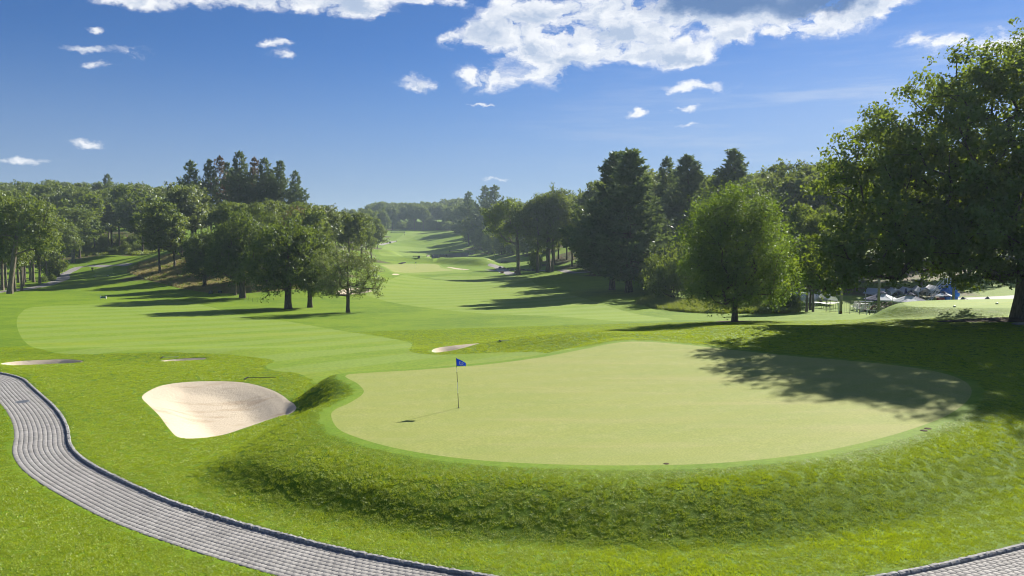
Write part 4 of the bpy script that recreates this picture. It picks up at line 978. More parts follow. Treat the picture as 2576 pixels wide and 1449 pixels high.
# -- the woods
ZL = {'tee': ('leafy tree in the wood on the hill behind the tee', 'wood behind the tee'), 'knoll': ('leafy tree clothing the knoll below the pines', 'trees on the knoll'), 'valley': ('hazy distant tree at the head of the valley', 'trees closing the valley'),
      'ridge': ('leafy tree in the hazy wood along the valley side', 'wood along the valley side'), 'pool': ('leafy tree behind the pool and tents', 'trees behind the pool')}
for (x, y, H, W, k, zn) in FOREST:
    look = {'c': 'dark green', 'e': 'pale green'}.get(k, 'mid green'); size = 'tall' if H > 20 else 'small' if H < 13 else 'middling'
    place_tree(WOODS[k], 'woodland_tree', x, y, size + ' ' + look + ' ' + ZL[zn][0].replace('leafy ', '').replace('hazy distant ', 'hazy '), 'tree', ZL[zn][1], H, W)
for (u, d, vt) in ((1180, 560, 484), (1220, 520, 470), (1245, 500, 468), (278, 430, 440)):
    tree_px(PINE[2], 'pine_tree', u, d, vt, None, 'small far pine showing above the wooded skyline', 'pines on the far skyline')
for (u, d, w) in ((1140, 720, 60), (1165, 640, 60), (1190, 570, 60), (1215, 520, 60), (1240, 480, 60), (1262, 455, 60), (1290, 428, 60), (1318, 405, 60), (1350, 375, 60)):
    tree_px(SHRUB[0], 'edge_shrub', u, d, np.interp(u, [1140, 1350], [560, 600]) - 4, w, 'dark shrub filling the foot of the hazy valley wood', 'shrubs at the valley wood edge', cat='shrub')

for k, u in enumerate(range(948, 1150, 11)):
    tree_px(SHRUB[k % 2], 'edge_shrub', u, 772 + 9 * (k % 3), 550 + 4 * (k % 4), 30, 'hazy shrub under the trees at the head of the valley', 'shrubs at the valley head', cat='shrub')

for k in range(26):
    u = 150 + k * 11.0; d = 296 + 14 * (k % 3)
    p = at(u, 700, d); place_tree(SHRUB[k % 2], 'understorey_shrub', p[0], p[1], 'shrub in the shade under the wood behind the tee', 'shrub', 'understorey behind the tee', R.uniform(2.2, 4.0), R.uniform(4.5, 6.5))

# ------------------------------------------------------------------ grass and weeds (real blades near the camera)
def tuft_mesh(name, seed, rad, n, h, w, mat, lean=.55, clump=0.0):
    g = np.random.default_rng(seed); th = g.uniform(0, 6.28, n); r = rad * np.sqrt(g.uniform(0, 1, n))
    b = np.stack([r * np.cos(th), r * np.sin(th), np.full(n, -.012)], 1); a = g.uniform(0, 6.28, n)
    hh = h * g.uniform(.5, 1.2, n); ln = np.stack([np.cos(a), np.sin(a)], 1) * (hh * g.uniform(.1, lean * 1.6, n))[:, None]
    sd = np.stack([-np.sin(a + g.normal(0, .6, n)), np.cos(a), np.zeros(n)], 1) * (w * g.uniform(.6, 1.3, n))[:, None]
    mid = b + np.concatenate([ln * .35, (hh * .6)[:, None]], 1); tip = b + np.concatenate([ln, hh[:, None]], 1)
    V = np.stack([b - sd, b + sd, mid + sd * .7, mid - sd * .7, tip], 1).reshape(-1, 3); o = (np.arange(n) * 5)[:, None]
    F = np.concatenate([o + np.array([0, 1, 2]), o + np.array([0, 2, 3]), o + np.array([3, 2, 4])])
    return np_mesh(name, V, F, mat, False, {'tint': np.repeat(np.clip(g.normal(.5, .33, n), 0, 1), 5)})
def scatter(name, label, P, Rt, S, meshes):
    """points carrying rotation, scale and kind; geometry nodes puts one of the tufts on each"""
    me = bpy.data.meshes.new(name); me.vertices.add(len(P)); me.vertices.foreach_set('co', np.ascontiguousarray(P, np.float32).ravel())
    for nm, arr in (('rot', Rt), ('scl', S)):
        at_ = me.attributes.new(nm, 'FLOAT_VECTOR', 'POINT'); at_.data.foreach_set('vector', np.ascontiguousarray(arr, np.float32).ravel())
    kd = me.attributes.new('kind', 'INT', 'POINT'); kd.data.foreach_set('value', rng.integers(0, len(meshes), len(P)).astype(np.int32))
    o = obj(name, me); tag(o, label, None, None, 'stuff')
    ng = bpy.data.node_groups.new(name + '_nodes', 'GeometryNodeTree')
    ng.interface.new_socket('Geometry', in_out='INPUT', socket_type='NodeSocketGeometry'); ng.interface.new_socket('Geometry', in_out='OUTPUT', socket_type='NodeSocketGeometry')
    n = ng.nodes; l = ng.links; gi = n.new('NodeGroupInput'); go = n.new('NodeGroupOutput'); jn = n.new('GeometryNodeJoinGeometry')
    def named(nm, t): a = n.new('GeometryNodeInputNamedAttribute'); a.data_type = t; a.inputs[0].default_value = nm; return a.outputs[0]
    rot = n.new('FunctionNodeEulerToRotation'); l.new(named('rot', 'FLOAT_VECTOR'), rot.inputs[0]); sc = named('scl', 'FLOAT_VECTOR'); kn = named('kind', 'INT')
    for k, m in enumerate(meshes):
        src = obj('tuft', m, o); p = P[k]; src.location = p; src.rotation_euler = tuple(Rt[k]); src.scale = tuple(S[k])     # the source tufts stand in the lawn themselves
        oi = n.new('GeometryNodeObjectInfo'); oi.inputs['Object'].default_value = src; oi.transform_space = 'ORIGINAL'; oi.inputs['As Instance'].default_value = True
        cm = n.new('FunctionNodeCompare'); cm.data_type = 'INT'; cm.operation = 'EQUAL'; l.new(kn, cm.inputs[2]); cm.inputs[3].default_value = k
        ip = n.new('GeometryNodeInstanceOnPoints'); l.new(gi.outputs[0], ip.inputs['Points']); l.new(cm.outputs[0], ip.inputs['Selection']); l.new(oi.outputs['Geometry'], ip.inputs['Instance'])
        l.new(rot.outputs[0], ip.inputs['Rotation']); l.new(sc, ip.inputs['Scale']); l.new(ip.outputs[0], jn.inputs[0])
    l.new(jn.outputs[0], go.inputs[0]); md = o.modifiers.new('tufts', 'NODES'); md.node_group = ng
    return o
def slope_rot(x, y, keep=.8):
    e = .12; nx = -(height(x + e, y) - height(x - e, y)) / (2 * e); ny = -(height(x, y + e) - height(x, y - e)) / (2 * e)
    yaw = rng.uniform(0, 6.28, len(x))
    # tilt about x then y so that local z follows the ground normal (yaw first, in local space)
    rx = -np.arctan(ny * keep); ry = np.arctan(nx * keep)
    out = np.empty((len(x), 3))
    for i in range(len(x)):
        m = Matrix.Rotation(ry[i], 3, 'Y') @ Matrix.Rotation(rx[i], 3, 'X') @ Matrix.Rotation(yaw[i], 3, 'Z'); out[i] = m.to_euler()
    return out, np.hypot(nx, ny)
def lawn_blades():
    xs = []; ys = []; d = 15.0
    while d < 78:
        sp = .20 + .0045 * (d - 15); da = sp / d; az = np.arange(-math.radians(36), math.radians(36), da)
        xs.append((d + rng.uniform(-.5, .5, len(az)) * sp) * np.sin(az + rng.uniform(-.5, .5, len(az)) * da)); ys.append((d + rng.uniform(-.5, .5, len(az)) * sp) * np.cos(az)); d += sp
    x = np.concatenate(xs); y = np.concatenate(ys)
    k = (GREEN.sd(x, y) > .52) & (PATH.sd(x, y) > .16) & (y > 16)
    for P in BUNK[:4]: k &= P.sd(x, y) > .2
    for P in (FAIR_A, FAIR_B): k &= P.sd(x, y) > .1
    for P in MULCHES: k &= P.sd(x, y) > .1
    k &= PRACT.sd(x, y) > .1
    x, y = x[k], y[k]; L, _ = lateral(x, y); k = (L > .24) | (L < -PW - .16); x, y = x[k], y[k]
    rot, sl = slope_rot(x, y); D = np.hypot(x, y)
    n1 = np.sin(x * .9 + 2 * np.sin(y * .35)) * np.sin(y * .8 + 1.5 * np.sin(x * .3))
    hs = (.70 + .16 * n1 + 0.15 * smooth(.10, .7, sl) * (1 - .5 * smooth(45, 70, D))) * rng.uniform(.65, 1.25, len(x)) * (1 - .42 * smooth(.15, .5, sl))
    gs = GREEN.sd(x, y); hs *= .30 + .70 * smooth(.5, 1.8, gs)                      # mown lower close to the collar
    near = np.abs(lateral(x, y)[0] + PW / 2) - PW / 2; hs *= .55 + .45 * smooth(.1, .8, near)
    hs *= 1 - .75 * smooth(55, 78, D); ws = np.ones(len(x)) * (1 + .012 * (D - 15))
    P = np.stack([x, y, height(x, y)], 1)
    scatter('rough_grass', 'rough lawn grass around the green and beside the path', P, rot, np.stack([ws, ws, hs], 1), [tuft_mesh('grass_tuft', 300 + k, .17, 120, .066, .0095, M['blade']) for k in range(4)])
lawn_blades()
def patch(name, label, P, step, meshes, smin, smax, keepf=.9, inner=0.3):
    lo, hi = P.lo, P.hi; xx, yy = np.meshgrid(np.arange(lo[0], hi[0], step), np.arange(lo[1], hi[1], step)); x = (xx + rng.uniform(-.5, .5, xx.shape) * step).ravel(); y = (yy + rng.uniform(-.5, .5, xx.shape) * step).ravel()
    k = (P.sd(x, y) < -inner) & (rng.uniform(0, 1, len(x)) < keepf); x, y = x[k], y[k]
    s = rng.uniform(smin, smax, len(x)) * (.65 + .5 * (np.sin(x * .35 + 1) * np.sin(y * .3) * .5 + .5)); rot, _ = slope_rot(x, y, .3)
    scatter(name, label, np.stack([x, y, height(x, y)], 1), rot, np.stack([s, s, s], 1), meshes)
patch('fescue_grass', 'tall dry tan fescue on the slope under the knoll', FESCUE, .85, [tuft_mesh('fescue_tuft', 320 + k, .6, 90, .55, .022, M['blade_dry' if k < 2 else 'weed'], .6) for k in range(3)], .6, 1.15)
def fan(px): return Poly(catmull([at(u, 700, d) for u, d in px], 4))
CREEK = fan([(1600, 128), (1640, 118), (1720, 110), (1800, 106), (1900, 101), (2000, 98), (2010, 103), (1900, 112), (1780, 122), (1660, 136)])
patch('creek_weeds', 'bright tall weeds along the creek behind the elm', CREEK, .55, [tuft_mesh('weed_tuft', 330 + k, .4, 70, .7, .035, M['weed'], .6) for k in range(3)], .5, 1.3)
BRACK = fan([(195, 284), (250, 290), (330, 288), (400, 262), (420, 280), (400, 310), (300, 312), (220, 306), (185, 296)])
patch('bracken', 'bracken and weeds at the foot of the wood behind the tee', BRACK, 1.2, [tuft_mesh('bracken_tuft', 340 + k, .9, 80, .9, .07, M['weed'], .7) for k in range(2)], .6, 1.3)

# ------------------------------------------------------------------ golf things
def ground_at(u, v): return Vector(hit(u, v))
def pos(u, d): p = at(u, 700, d); return Vector((p[0], p[1], h1(p[0], p[1])))
def flagstick():
    p = onplane(1153.5, 1022, GZ, GS, GY); z = h1(p[0], p[1]); t = empty('flagstick', (p[0], p[1], z), 0, 'white and black banded flagstick with blue emblem flag on the green', 'flagstick')
    H = 2.10; lean = Vector((-.085, 0, H)).normalized()
    for k, (a, b, mt) in enumerate([(-.05, .62, 'black'), (.62, 1.08, 'white'), (1.08, 1.52, 'black'), (1.52, 1.70, 'white'), (1.70, H, 'black')]):
        MB().cyl(lean * a, lean * b, .0125 - .0006 * k, .0125 - .0006 * k, 10).build('pole_band', M[mt], t)
    MB().lathe([(.010, 0), (.016, .004), (.012, .02), (.002, .026)], lean * H, 10).build('ferrule', M['steel'], t)
    nx, ny = 16, 10
    def surf(s, q, off=0.0):                   # s along the flag, q from bottom to top
        top = H - .015 - .15 * s - .045 * s * s; bot = H - .335 - .005 * s + .0 * s
        zz = bot + (top - bot) * q; yy = .030 * math.sin(6.5 * s + 1.5 * q) * s + .05 * s * s + off; xx = .40 * s - .025 * s * (1 - q)
        return Vector((xx + lean.x / lean.z * zz, -.012 - yy, zz))
    V = [surf(i / nx, j / ny) for i in range(nx + 1) for j in range(ny + 1)]; F = [(i * (ny + 1) + j, (i + 1) * (ny + 1) + j, (i + 1) * (ny + 1) + j + 1, i * (ny + 1) + j + 1) for i in range(nx) for j in range(ny)]
    fl = MB().add(V, F).build('flag', M['blue'], t, True); sm = fl.modifiers.new('cloth', 'SOLIDIFY'); sm.thickness = .003; sm.offset = 0
    em = MB(); cx, cy, rx, ry = .50, .50, .23, .34   # ring of short white leaves, open at the top, with a small inner figure
    def patchq(quad): em.add([surf(min(max(a, 0), 1), min(max(b, 0), 1), .006) for a, b in quad], [(0, 1, 2, 3)])
    for k in range(15):
        a = math.radians(125 + k * 290 / 14); c, s = math.cos(a), math.sin(a); tx, ty = -s, c; w = .032
        patchq([(cx + rx * .68 * c - tx * w * .6, cy + ry * .68 * s - ty * w), (cx + rx * .68 * c + tx * w * .6, cy + ry * .68 * s + ty * w), (cx + rx * 1.05 * c + tx * w * 1.0, cy + ry * 1.05 * s + ty * w * 1.3), (cx + rx * 1.05 * c - tx * w * .9, cy + ry * 1.05 * s - ty * w * 1.2)])
    for (a, b, w, h) in ((-.02, .12, .10, .045), (-.05, .03, .045, .05), (.05, .03, .05, .05), (0, -.06, .075, .04)): patchq([(cx + a - w / 2, cy + b - h / 2), (cx + a + w / 2, cy + b - h / 2), (cx + a + w / 2, cy + b + h / 2), (cx + a - w / 2, cy + b + h / 2)])
    patchq([(.74, .005), (.93, .005), (.90, .12), (.80, .14)])
    em.build('emblem', M['white'], fl)
    MB().lathe([(.054, -.10), (.054, .0015), (.066, .0025), (.054, .003)], (0, 0, .002), 20).build('cup', M['black'], t)
flagstick()
def far_flag(u, v, label, mat='navy'):
    p = ground_at(u, v); t = empty('flagstick', p, 0, label, 'flagstick')
    MB().cyl((0, 0, -.1), (0, 0, 2.2), .025, .02, 6).build('pole', M['white'], t)
    V = [(0, 0, 2.2), (0, 0, 1.82), (.25, .05, 1.86), (.5, -.02, 1.92), (.25, .05, 2.16)]; MB().add(V, [(0, 1, 2, 4), (4, 2, 3)]).build('flag', M[mat], t)
far_flag(1045, 674.5, 'small distant flagstick on the far pale green'); far_flag(1243, 654, 'tiny flagstick on the shaded side green past the berm', 'white')
def rake(u, v, rz, label, mat, ln=1.7):
    p = ground_at(u, v); t = empty('bunker_rake', p + Vector((0, 0, .05)), rz, label, 'rake')
    MB().cyl((0, 0, .03), (ln, 0, .05), .016, .016, 6).build('handle', M[mat], t); MB().box((0, 0, .03), (.05, .60, .035)).build('head', M['black'], t)
    for k in range(9): MB().box((-.015, -.27 + k * .0675, -.01), (.018, .018, .075)).build('tine', M['black'], t)
rake(620, 953.5, .02, 'black rake lying on the lip of the large bunker', 'black'); rake(408, 901.5, .1, 'pale handled rake in the grass by the narrow bunkers', 'white', 1.1); rake(1258, 859.5, .25, 'pale rake lying beyond the slim bunker behind the green', 'white', 1.2)
def drain():
    q = onplane(57, 1010.5, PATHZ); a = lateral(np.array([q[0]]), np.array([q[1]]))[1][0]; t = empty('drain_grate', (q[0], q[1], PATHZ + .004), .6, 'round iron drain grate set in the paver path', 'drain grate')
    MB().lathe([(.34, -.03), (.34, .008), (.30, .010), (.30, -.01)], n=24).build('frame', M['steel'], t); MB().lathe([(.295, -.02), (.295, -.012)], n=24).build('pit', M['black'], t)
    for k in range(-4, 5):
        w = math.sqrt(max(.30 ** 2 - (k * .065) ** 2, .01)); MB().box((0, k * .065, .002), (2 * w, .032, .012)).build('bar', M['steel'], t)
drain()
for u, v, n_ in ((2334, 1078, 'rear'), (2324, 1083, 'front'), (1676, 1166.5, 'single')):
    p = ground_at(u, v); t = empty('sprinkler_cover', p, 0, {'rear': 'dark round sprinkler lid in the collar, uphill one of the pair', 'front': 'dark round sprinkler lid in the collar, downhill one of the pair', 'single': 'single small dark sprinkler lid at the near edge of the green'}[n_], 'sprinkler')
    r = .11 if n_ != 'single' else .075; MB().lathe([(r, -.05), (r, .012), (r * .86, .016)], n=16).build('lid', M['mulch'], t); MB().lathe([(r * 1.2, -.05), (r * 1.2, .006), (r * 1.02, .008)], n=16).build('ring', M['mulch'], t)
def rock(name, u, v, size, label, seed, group=None, mat='rock', d=None):
    p = ground_at(u, v) if d is None else pos(u, d); g = np.random.default_rng(seed); me = bpy.data.meshes.new(name); import bmesh
    bm = bmesh.new(); bmesh.ops.create_icosphere(bm, subdivisions=3, radius=.5)
    ax = g.normal(size=(9, 3)); ax /= np.linalg.norm(ax, axis=1)[:, None]; lim = g.uniform(.30, .46, 9)
    for w in bm.verts:
        c = np.array(w.co)
        for a_, l_ in zip(ax, lim):
            e = c @ a_ - l_
            if e > 0: c = c - a_ * e * .85
        w.co = Vector(c * np.array(size)) + Vector(g.normal(0, .012, 3))
    bm.to_mesh(me); bm.free(); me.materials.append(M[mat]); o = obj(name, me); o.location = p + Vector((0, 0, size[2] * .22)); o.rotation_euler = (0, 0, g.uniform(0, 6)); return tag(o, label, 'rock', group)
rock('boulder', 530, 739, (1.1, .8, .9), 'squat dark boulder at the edge of the fescue', 1); rock('boulder', 553, 737.5, (1.5, .8, .75), 'longer low dark boulder next to the squat one', 2)
for k, (u, d) in enumerate([(1268, 318), (1278, 312), (1290, 308), (1300, 305), (1310, 300), (1318, 296), (1330, 290), (1258, 324), (1342, 288)]): rock('creek_rock', u, 0, (1.8, 1.2, 1.0), 'grey rock lining the ditch by the bridge path', 20 + k, 'rocks in the ditch', d=d)
def tee_board():
    p = ground_at(260, 751.5); t = empty('tee_board', p, 0, 'low teal board between two white posts on the fairway edge', 'board')
    MB().box((0, 0, .25), (.86, .05, .30)).build('board', M['teal'], t)
    for s in (-.47, .47): MB().box((s, 0, .24), (.11, .11, .54)).build('post', M['white'], t)
tee_board()
def tee_bin(): 
    p = ground_at(232.5, 682); t = empty('ball_washer', p, 0, 'small dark box on a post beside the tee', 'ball washer'); MB().box((0, 0, .72), (.42, .36, .46)).build('box', M['wood'], t); MB().cyl((0, 0, -.1), (0, 0, .5), .05, .05, 8).build('post', M['black'], t); MB().box((0, 0, .965), (.48, .42, .03)).build('lid', M['black'], t)
tee_bin()
def marker(u, v, label, r=.16, mat='white', group=None):
    p = ground_at(u, v); t = empty('tee_marker', p, 0, label, 'tee marker', group); MB().lathe([(r * .75, 0), (r * .97, r * .2), (r, r * .45), (r * .8, r * .8), (r * .4, r * .98), (.01, r * 1.02)], n=14).build('ball', M[mat], t, True); MB().cyl((0, 0, -.15), (0, 0, .02), .02, .02, 6).build('spike', M['steel'], t)
for u, v in ((240, 696), (271.5, 694.5)): marker(u, v, 'white tee marker ball on the shaded tee', .2, 'white', 'white tee markers on the far tee')
marker(2401, 772.5, 'white dome marker on the front edge of the raised green knob', .13); marker(2508, 765, 'white dome marker near the oak on the raised green knob', .13)
for k, (u, v) in enumerate([(626, 755.5), (635.6, 759.5), (647, 761), (655, 758), (662, 757.5), (671.6, 760.5)]):
    p = ground_at(u, v); t = empty('rope_stake', p, 0, 'short green stake in the grass under the broad oak', 'stake', 'stakes under the broad oak'); MB().cyl((0, 0, -.1), (0, 0, .62), .022, .018, 6).build('post', M['black'], t); MB().lathe([(.03, 0), (.03, .03), (.01, .045)], (0, 0, .61), 8).build('cap', M['black'], t)
def bench():
    p = ground_at(1045, 648.8); t = empty('park_bench', p, 0, 'dark bench on top of the grassy berm', 'bench'); MB().box((0, 0, .45), (2.4, .5, .06)).build('seat', M['wood'], t)
    for k in range(3): MB().box((0, .25, .62 + k * .16), (2.4, .05, .09)).build('back_slat', M['wood'], t)
    for x in (-1.05, 1.05): MB().box((x, 0, .22), (.08, .45, .46)).build('leg', M['black'], t); MB().box((x, .27, .55), (.08, .05, .95)).build('back_post', M['black'], t)
    p = ground_at(1054, 649.2); t = empty('litter_bin', p, 0, 'dark square bin beside the bench', 'bin'); MB().box((0, 0, .5), (1.0, 1.0, 1.0), taper=.94).build('body', M['black'], t); MB().box((0, 0, 1.04), (1.08, 1.08, .08)).build('lid', M['black'], t)
bench()
def steps():
    a = ground_at(1007, 664); t = empty('garden_steps', a, 0, 'dark stone steps climbing the berm behind the far green', 'steps')
    for k in range(7):
        y = a.y + k * 2.0; z = h1(a.x, y); MB().box((0, k * 2.0, z - a.z + .08), (1.5, .7, .35)).build('step', M['rock'], t)
steps()
def bridge(u, v, ln, label, rz=0.0, w=2.4, d=None):
    p = ground_at(u, v); t = empty('footbridge', p, rz, label, 'bridge'); MB().box((0, 0, .38), (ln, w, .22)).build('deck', M['timber'], t)
    for s in (-1, 1):
        MB().box((0, s * w / 2, .62), (ln, .16, .26)).build('kerb_beam', M['timber'], t); MB().box((s * ln * .47, 0, -.1), (ln * .08, w * 1.05, .9)).build('abutment', M['rock'], t)
bridge(1280, 660, 6.5, 'low pale footbridge over the ditch by the forked path'); bridge(1147, 632, 9, 'low bridge at the head of the pond', .1, 2.4); bridge(1001, 585, 12, 'pale stone bridge below the trees at the valley head', .05, 3)
def pond_wall():
    i = [k for k in range(len(POND.P))]; P = POND.P; c = P.mean(0); t = empty('pond_wall', (c[0], c[1], _pw), 0, 'low stone wall edging the far bank of the pond', 'wall')
    far = [q for q in P if q[1] > c[1] - 6]; far.sort(key=lambda q: q[0])
    L = resample(np.array(far), 2.2)[0]
    for a, b in zip(L[:-1], L[1:]):
        m = (a + b) / 2; z = h1(m[0] + .0, m[1] + 1.5); o = MB().box((m[0] - c[0], m[1] - c[1], (z - _pw) / 2 - .2), (float(np.hypot(*(b - a))) * .96, .7, z - _pw + .7 + R.uniform(-.12, .12)), math.atan2(b[1] - a[1], b[0] - a[0])).build('wall_stone', M['timber'], t)
pond_wall()
for u, v, lb in ((1263, 687.6, 'small brown wooden box at the path fork'), (1298, 687.2, 'small brown box beside the leaning oak trunk')):
    p = ground_at(u, v); t = empty('wooden_box', p, .2, lb, 'box'); MB().box((0, 0, .35), (1.0, .8, .7)).build('body', M['wood'], t); MB().box((0, 0, .74), (1.1, .9, .09)).build('lid', M['timber'], t)
def figure(name, p, rz, label, pose, shirt, legs, hold=None):
    """one skinned body from a joint skeleton (1.75 m)"""
    t = empty(name, p, rz, label, 'person')
    J = {'pel': (0, 0, .95, .13), 'ch': (0, .02, 1.25, .15), 'neck': (0, 0, 1.48, .06), 'head': (0, .02, 1.60, .095), 'top': (0, .02, 1.70, .08)}
    for s, q in ((-1, 'l'), (1, 'r')):
        J['sh' + q] = (s * .18, 0, 1.42, .07); J['el' + q] = (s * .24, .05, 1.15, .05); J['ha' + q] = (s * .22, .2, .95, .04)
        J['hi' + q] = (s * .10, 0, .9, .10); J['kn' + q] = (s * .11, .04 * s, .5, .075); J['an' + q] = (s * .11, -.10 * s, .09, .05); J['to' + q] = (s * .12, -.10 * s + .17, .04, .045)
    if pose == 'sit':
        dz = -.5
        for k in list(J):
            x, y, z, r = J[k]; J[k] = (x, y - .10 * (z - .95 if z > .95 else 0), z + dz, r)
        for s, q in ((-1, 'l'), (1, 'r')): J['hi' + q] = (s * .10, 0, .42, .10); J['kn' + q] = (s * .12, .45, .48, .075); J['an' + q] = (s * .12, .55, .09, .05); J['to' + q] = (s * .12, .70, .05, .045); J['ha' + q] = (s * .16, .35, .6, .04); J['el' + q] = (s * .24, .12, .66, .05)
    E = [('pel', 'ch'), ('ch', 'neck'), ('neck', 'head'), ('head', 'top')]
    for q in 'lr': E += [('ch', 'sh' + q), ('sh' + q, 'el' + q), ('el' + q, 'ha' + q), ('pel', 'hi' + q), ('hi' + q, 'kn' + q), ('kn' + q, 'an' + q), ('an' + q, 'to' + q)]
    ks = list(J); me = bpy.data.meshes.new('body'); me.from_pydata([J[k][:3] for k in ks], [(ks.index(a), ks.index(b)) for a, b in E], [])
    b = obj('body', me, t); b.modifiers.new('skin', 'SKIN'); b.modifiers.new('round', 'SUBSURF').levels = 1
    for k, sv in zip(ks, me.skin_vertices[0].data): r = J[k][3]; sv.radius = (r, r); sv.use_root = (k == 'pel')
    m, n, out = new_mat('person_cloth'); tc = n.new('ShaderNodeTexCoord').outputs['Object']; sp = n.new('ShaderNodeSeparateXYZ'); n.l.new(tc, sp.inputs[0])
    zs = J['neck'][2]; c = n.mix(n.math('GREATER_THAN', sp.outputs[2], J['pel'][2]), legs, shirt); c = n.mix(n.math('GREATER_THAN', sp.outputs[2], zs), c, (.42, .26, .19)); pbsdf(n, out, c, .85); me.materials.append(m)
    hz = J['head'][2]; MB().lathe([(.105, 0), (.11, .05), (.085, .105), (.02, .13)], (0, .01, hz + .03), 10).build('hair', M['dark_cloth'] if hold != 'cap' else M['shirt'], t, True)
figure('person', ground_at(997, 608.3), 0, 'golfer in white shirt and dark trousers walking up the far fairway', 'stand', (.7, .7, .7), (.04, .04, .05), 'cap'); figure('person', ground_at(1017, 592), .6, 'golfer in dark clothes below the stone bridge', 'stand', (.05, .06, .09), (.06, .06, .07), 'cap')
def golf_cart():
    p = ground_at(981, 612.2); t = empty('golf_cart', p, .4, 'dark golf cart with pale roof on the far path', 'golf cart')
    MB().box((0, 0, .45), (1.2, 2.3, .35), taper=.95).build('body', M['dark_cloth'], t); MB().box((0, -.75, .75), (1.1, .55, .5), taper=.8).build('cowl', M['dark_cloth'], t); MB().box((0, .2, .78), (1.1, .5, .18)).build('seat', M['shirt'], t); MB().box((0, .45, 1.05), (1.1, .12, .5)).build('backrest', M['shirt'], t); MB().box((0, .05, 1.86), (1.25, 1.9, .08), taper=.92).build('roof', M['white'], t); MB().box((0, .95, .9), (.9, .35, 1.0)).build('bag_rack', M['dark_cloth'], t)
    for x in (-.52, .52):
        for y in (-.75, .8): MB().cyl((x, y * .85, .6), (x, y, 1.84), .025, .025, 6).build('roof_post', M['black'], t)
        for y in (-.8, .7): w = MB().cyl((x - .1, y, .22), (x + .1, y, .22), .23, .23, 14).build('wheel', M['black'], t)
golf_cart()
def lid():
    p = ground_at(2569, 816); t = empty('utility_lid', p, .1, 'grey utility lid in the shade below the great oak', 'utility lid'); MB().box((0, 0, .03), (1.0, .7, .12), taper=.96).build('frame', M['timber'], t); MB().box((0, 0, .1), (.8, .52, .03)).build('lid', M['steel'], t)
lid()

# ------------------------------------------------------------------ pool terrace beyond the lawn
def umbrella(u, d, wpx, vtop, label, navy=(1, 2, 5), pole_side=-1, rz=0.2):
    p = pos(u, d); W = wpx / FPX * d / 2; ztop = CAMZ + (VHOR - vtop) / FPX * d - p.z; t = empty('patio_umbrella', p, rz, label, 'umbrella'); ze = ztop - W * .42; n = 8
    for k in range(n):
        a0, a1 = 2 * math.pi * k / n, 2 * math.pi * (k + 1) / n; A = Vector((W * math.cos(a0), W * math.sin(a0), ze)); B = Vector((W * math.cos(a1), W * math.sin(a1), ze)); T = Vector((0, 0, ztop - .12)); s = (A + B) / 2 + Vector((0, 0, -.02)); h = Vector((0, 0, -.14))
        mid = (A + B) * .25 + Vector((0, 0, (ze + ztop) / 2 - .14)); mid.z = (ze + ztop) / 2 - .10
        c = MB().add([T, A, B, mid, A + h, B + h], [(0, 1, 3), (1, 2, 3), (2, 0, 3), (1, 4, 5, 2)]).build('canopy_panel', M['navy' if k in navy else 'canvas'], t); c.modifiers.new('cloth', 'SOLIDIFY').thickness = .01
        MB().cyl((0, 0, ztop - .18), A - Vector((0, 0, .04)), .018, .014, 5).build('rib', M['steel'], t)
    MB().lathe([(W * .26, ztop - .16), (W * .12, ztop + .02), (.02, ztop + .12)], n=8).build('vent_cap', M['navy'], t)
    x = pole_side * W * 1.02; MB().cyl((x, 0, 0), (x, 0, ztop - .35), .055, .05, 8).build('pole', M['steel'], t); MB().cyl((x, 0, ztop - .5), (0, 0, ztop + .08), .04, .035, 6).build('arm', M['steel'], t); MB().box((x, 0, .06), (.9, .9, .12)).build('base', M['black'], t)
umbrella(2220, 110, 88, 734, 'wide white and navy cantilever umbrella behind the tall grey pole', (3, 4), -1, .15); umbrella(2292, 103, 92, 738, 'largest white and navy cantilever umbrella rising behind the green knob', (1, 2, 6), -1, .1); umbrella(2375, 120, 44, 734, 'small blue and white umbrella by the blue slide', (2, 5), 1, .3); umbrella(2424, 108, 42, 749, 'navy umbrella just above the knob edge, past the pole', (1, 4, 5, 6), 1, 0); umbrella(2486, 112, 42, 748, 'white and navy umbrella near the oak trunk', (1, 3, 6), -1, .5)
for k, (u, d, vt, lb) in enumerate([(2229, 122, 730, 'closed navy umbrella behind the wide cantilever umbrella'), (2262, 120, 730, 'closed navy umbrella beside the yellow palm'), (2280, 121, 724, 'tallest closed navy umbrella in front of the white tents'), (2293, 119, 728, 'closed navy umbrella over the largest canopy')]):
    p = pos(u, d); zt = CAMZ + (VHOR - vt) / FPX * d - p.z; t = empty('closed_umbrella', p, 0, lb, 'umbrella'); MB().cyl((0, 0, 0), (0, 0, zt), .03, .03, 8).build('pole', M['steel'], t)
    MB().lathe([(.08, zt - 1.5), (.26, zt - 1.35), (.22, zt - .8), (.13, zt - .3), (.03, zt)], n=10).build('canopy', M['navy'], t, True); MB().box((0, 0, .05), (.6, .6, .1)).build('base', M['black'], t)
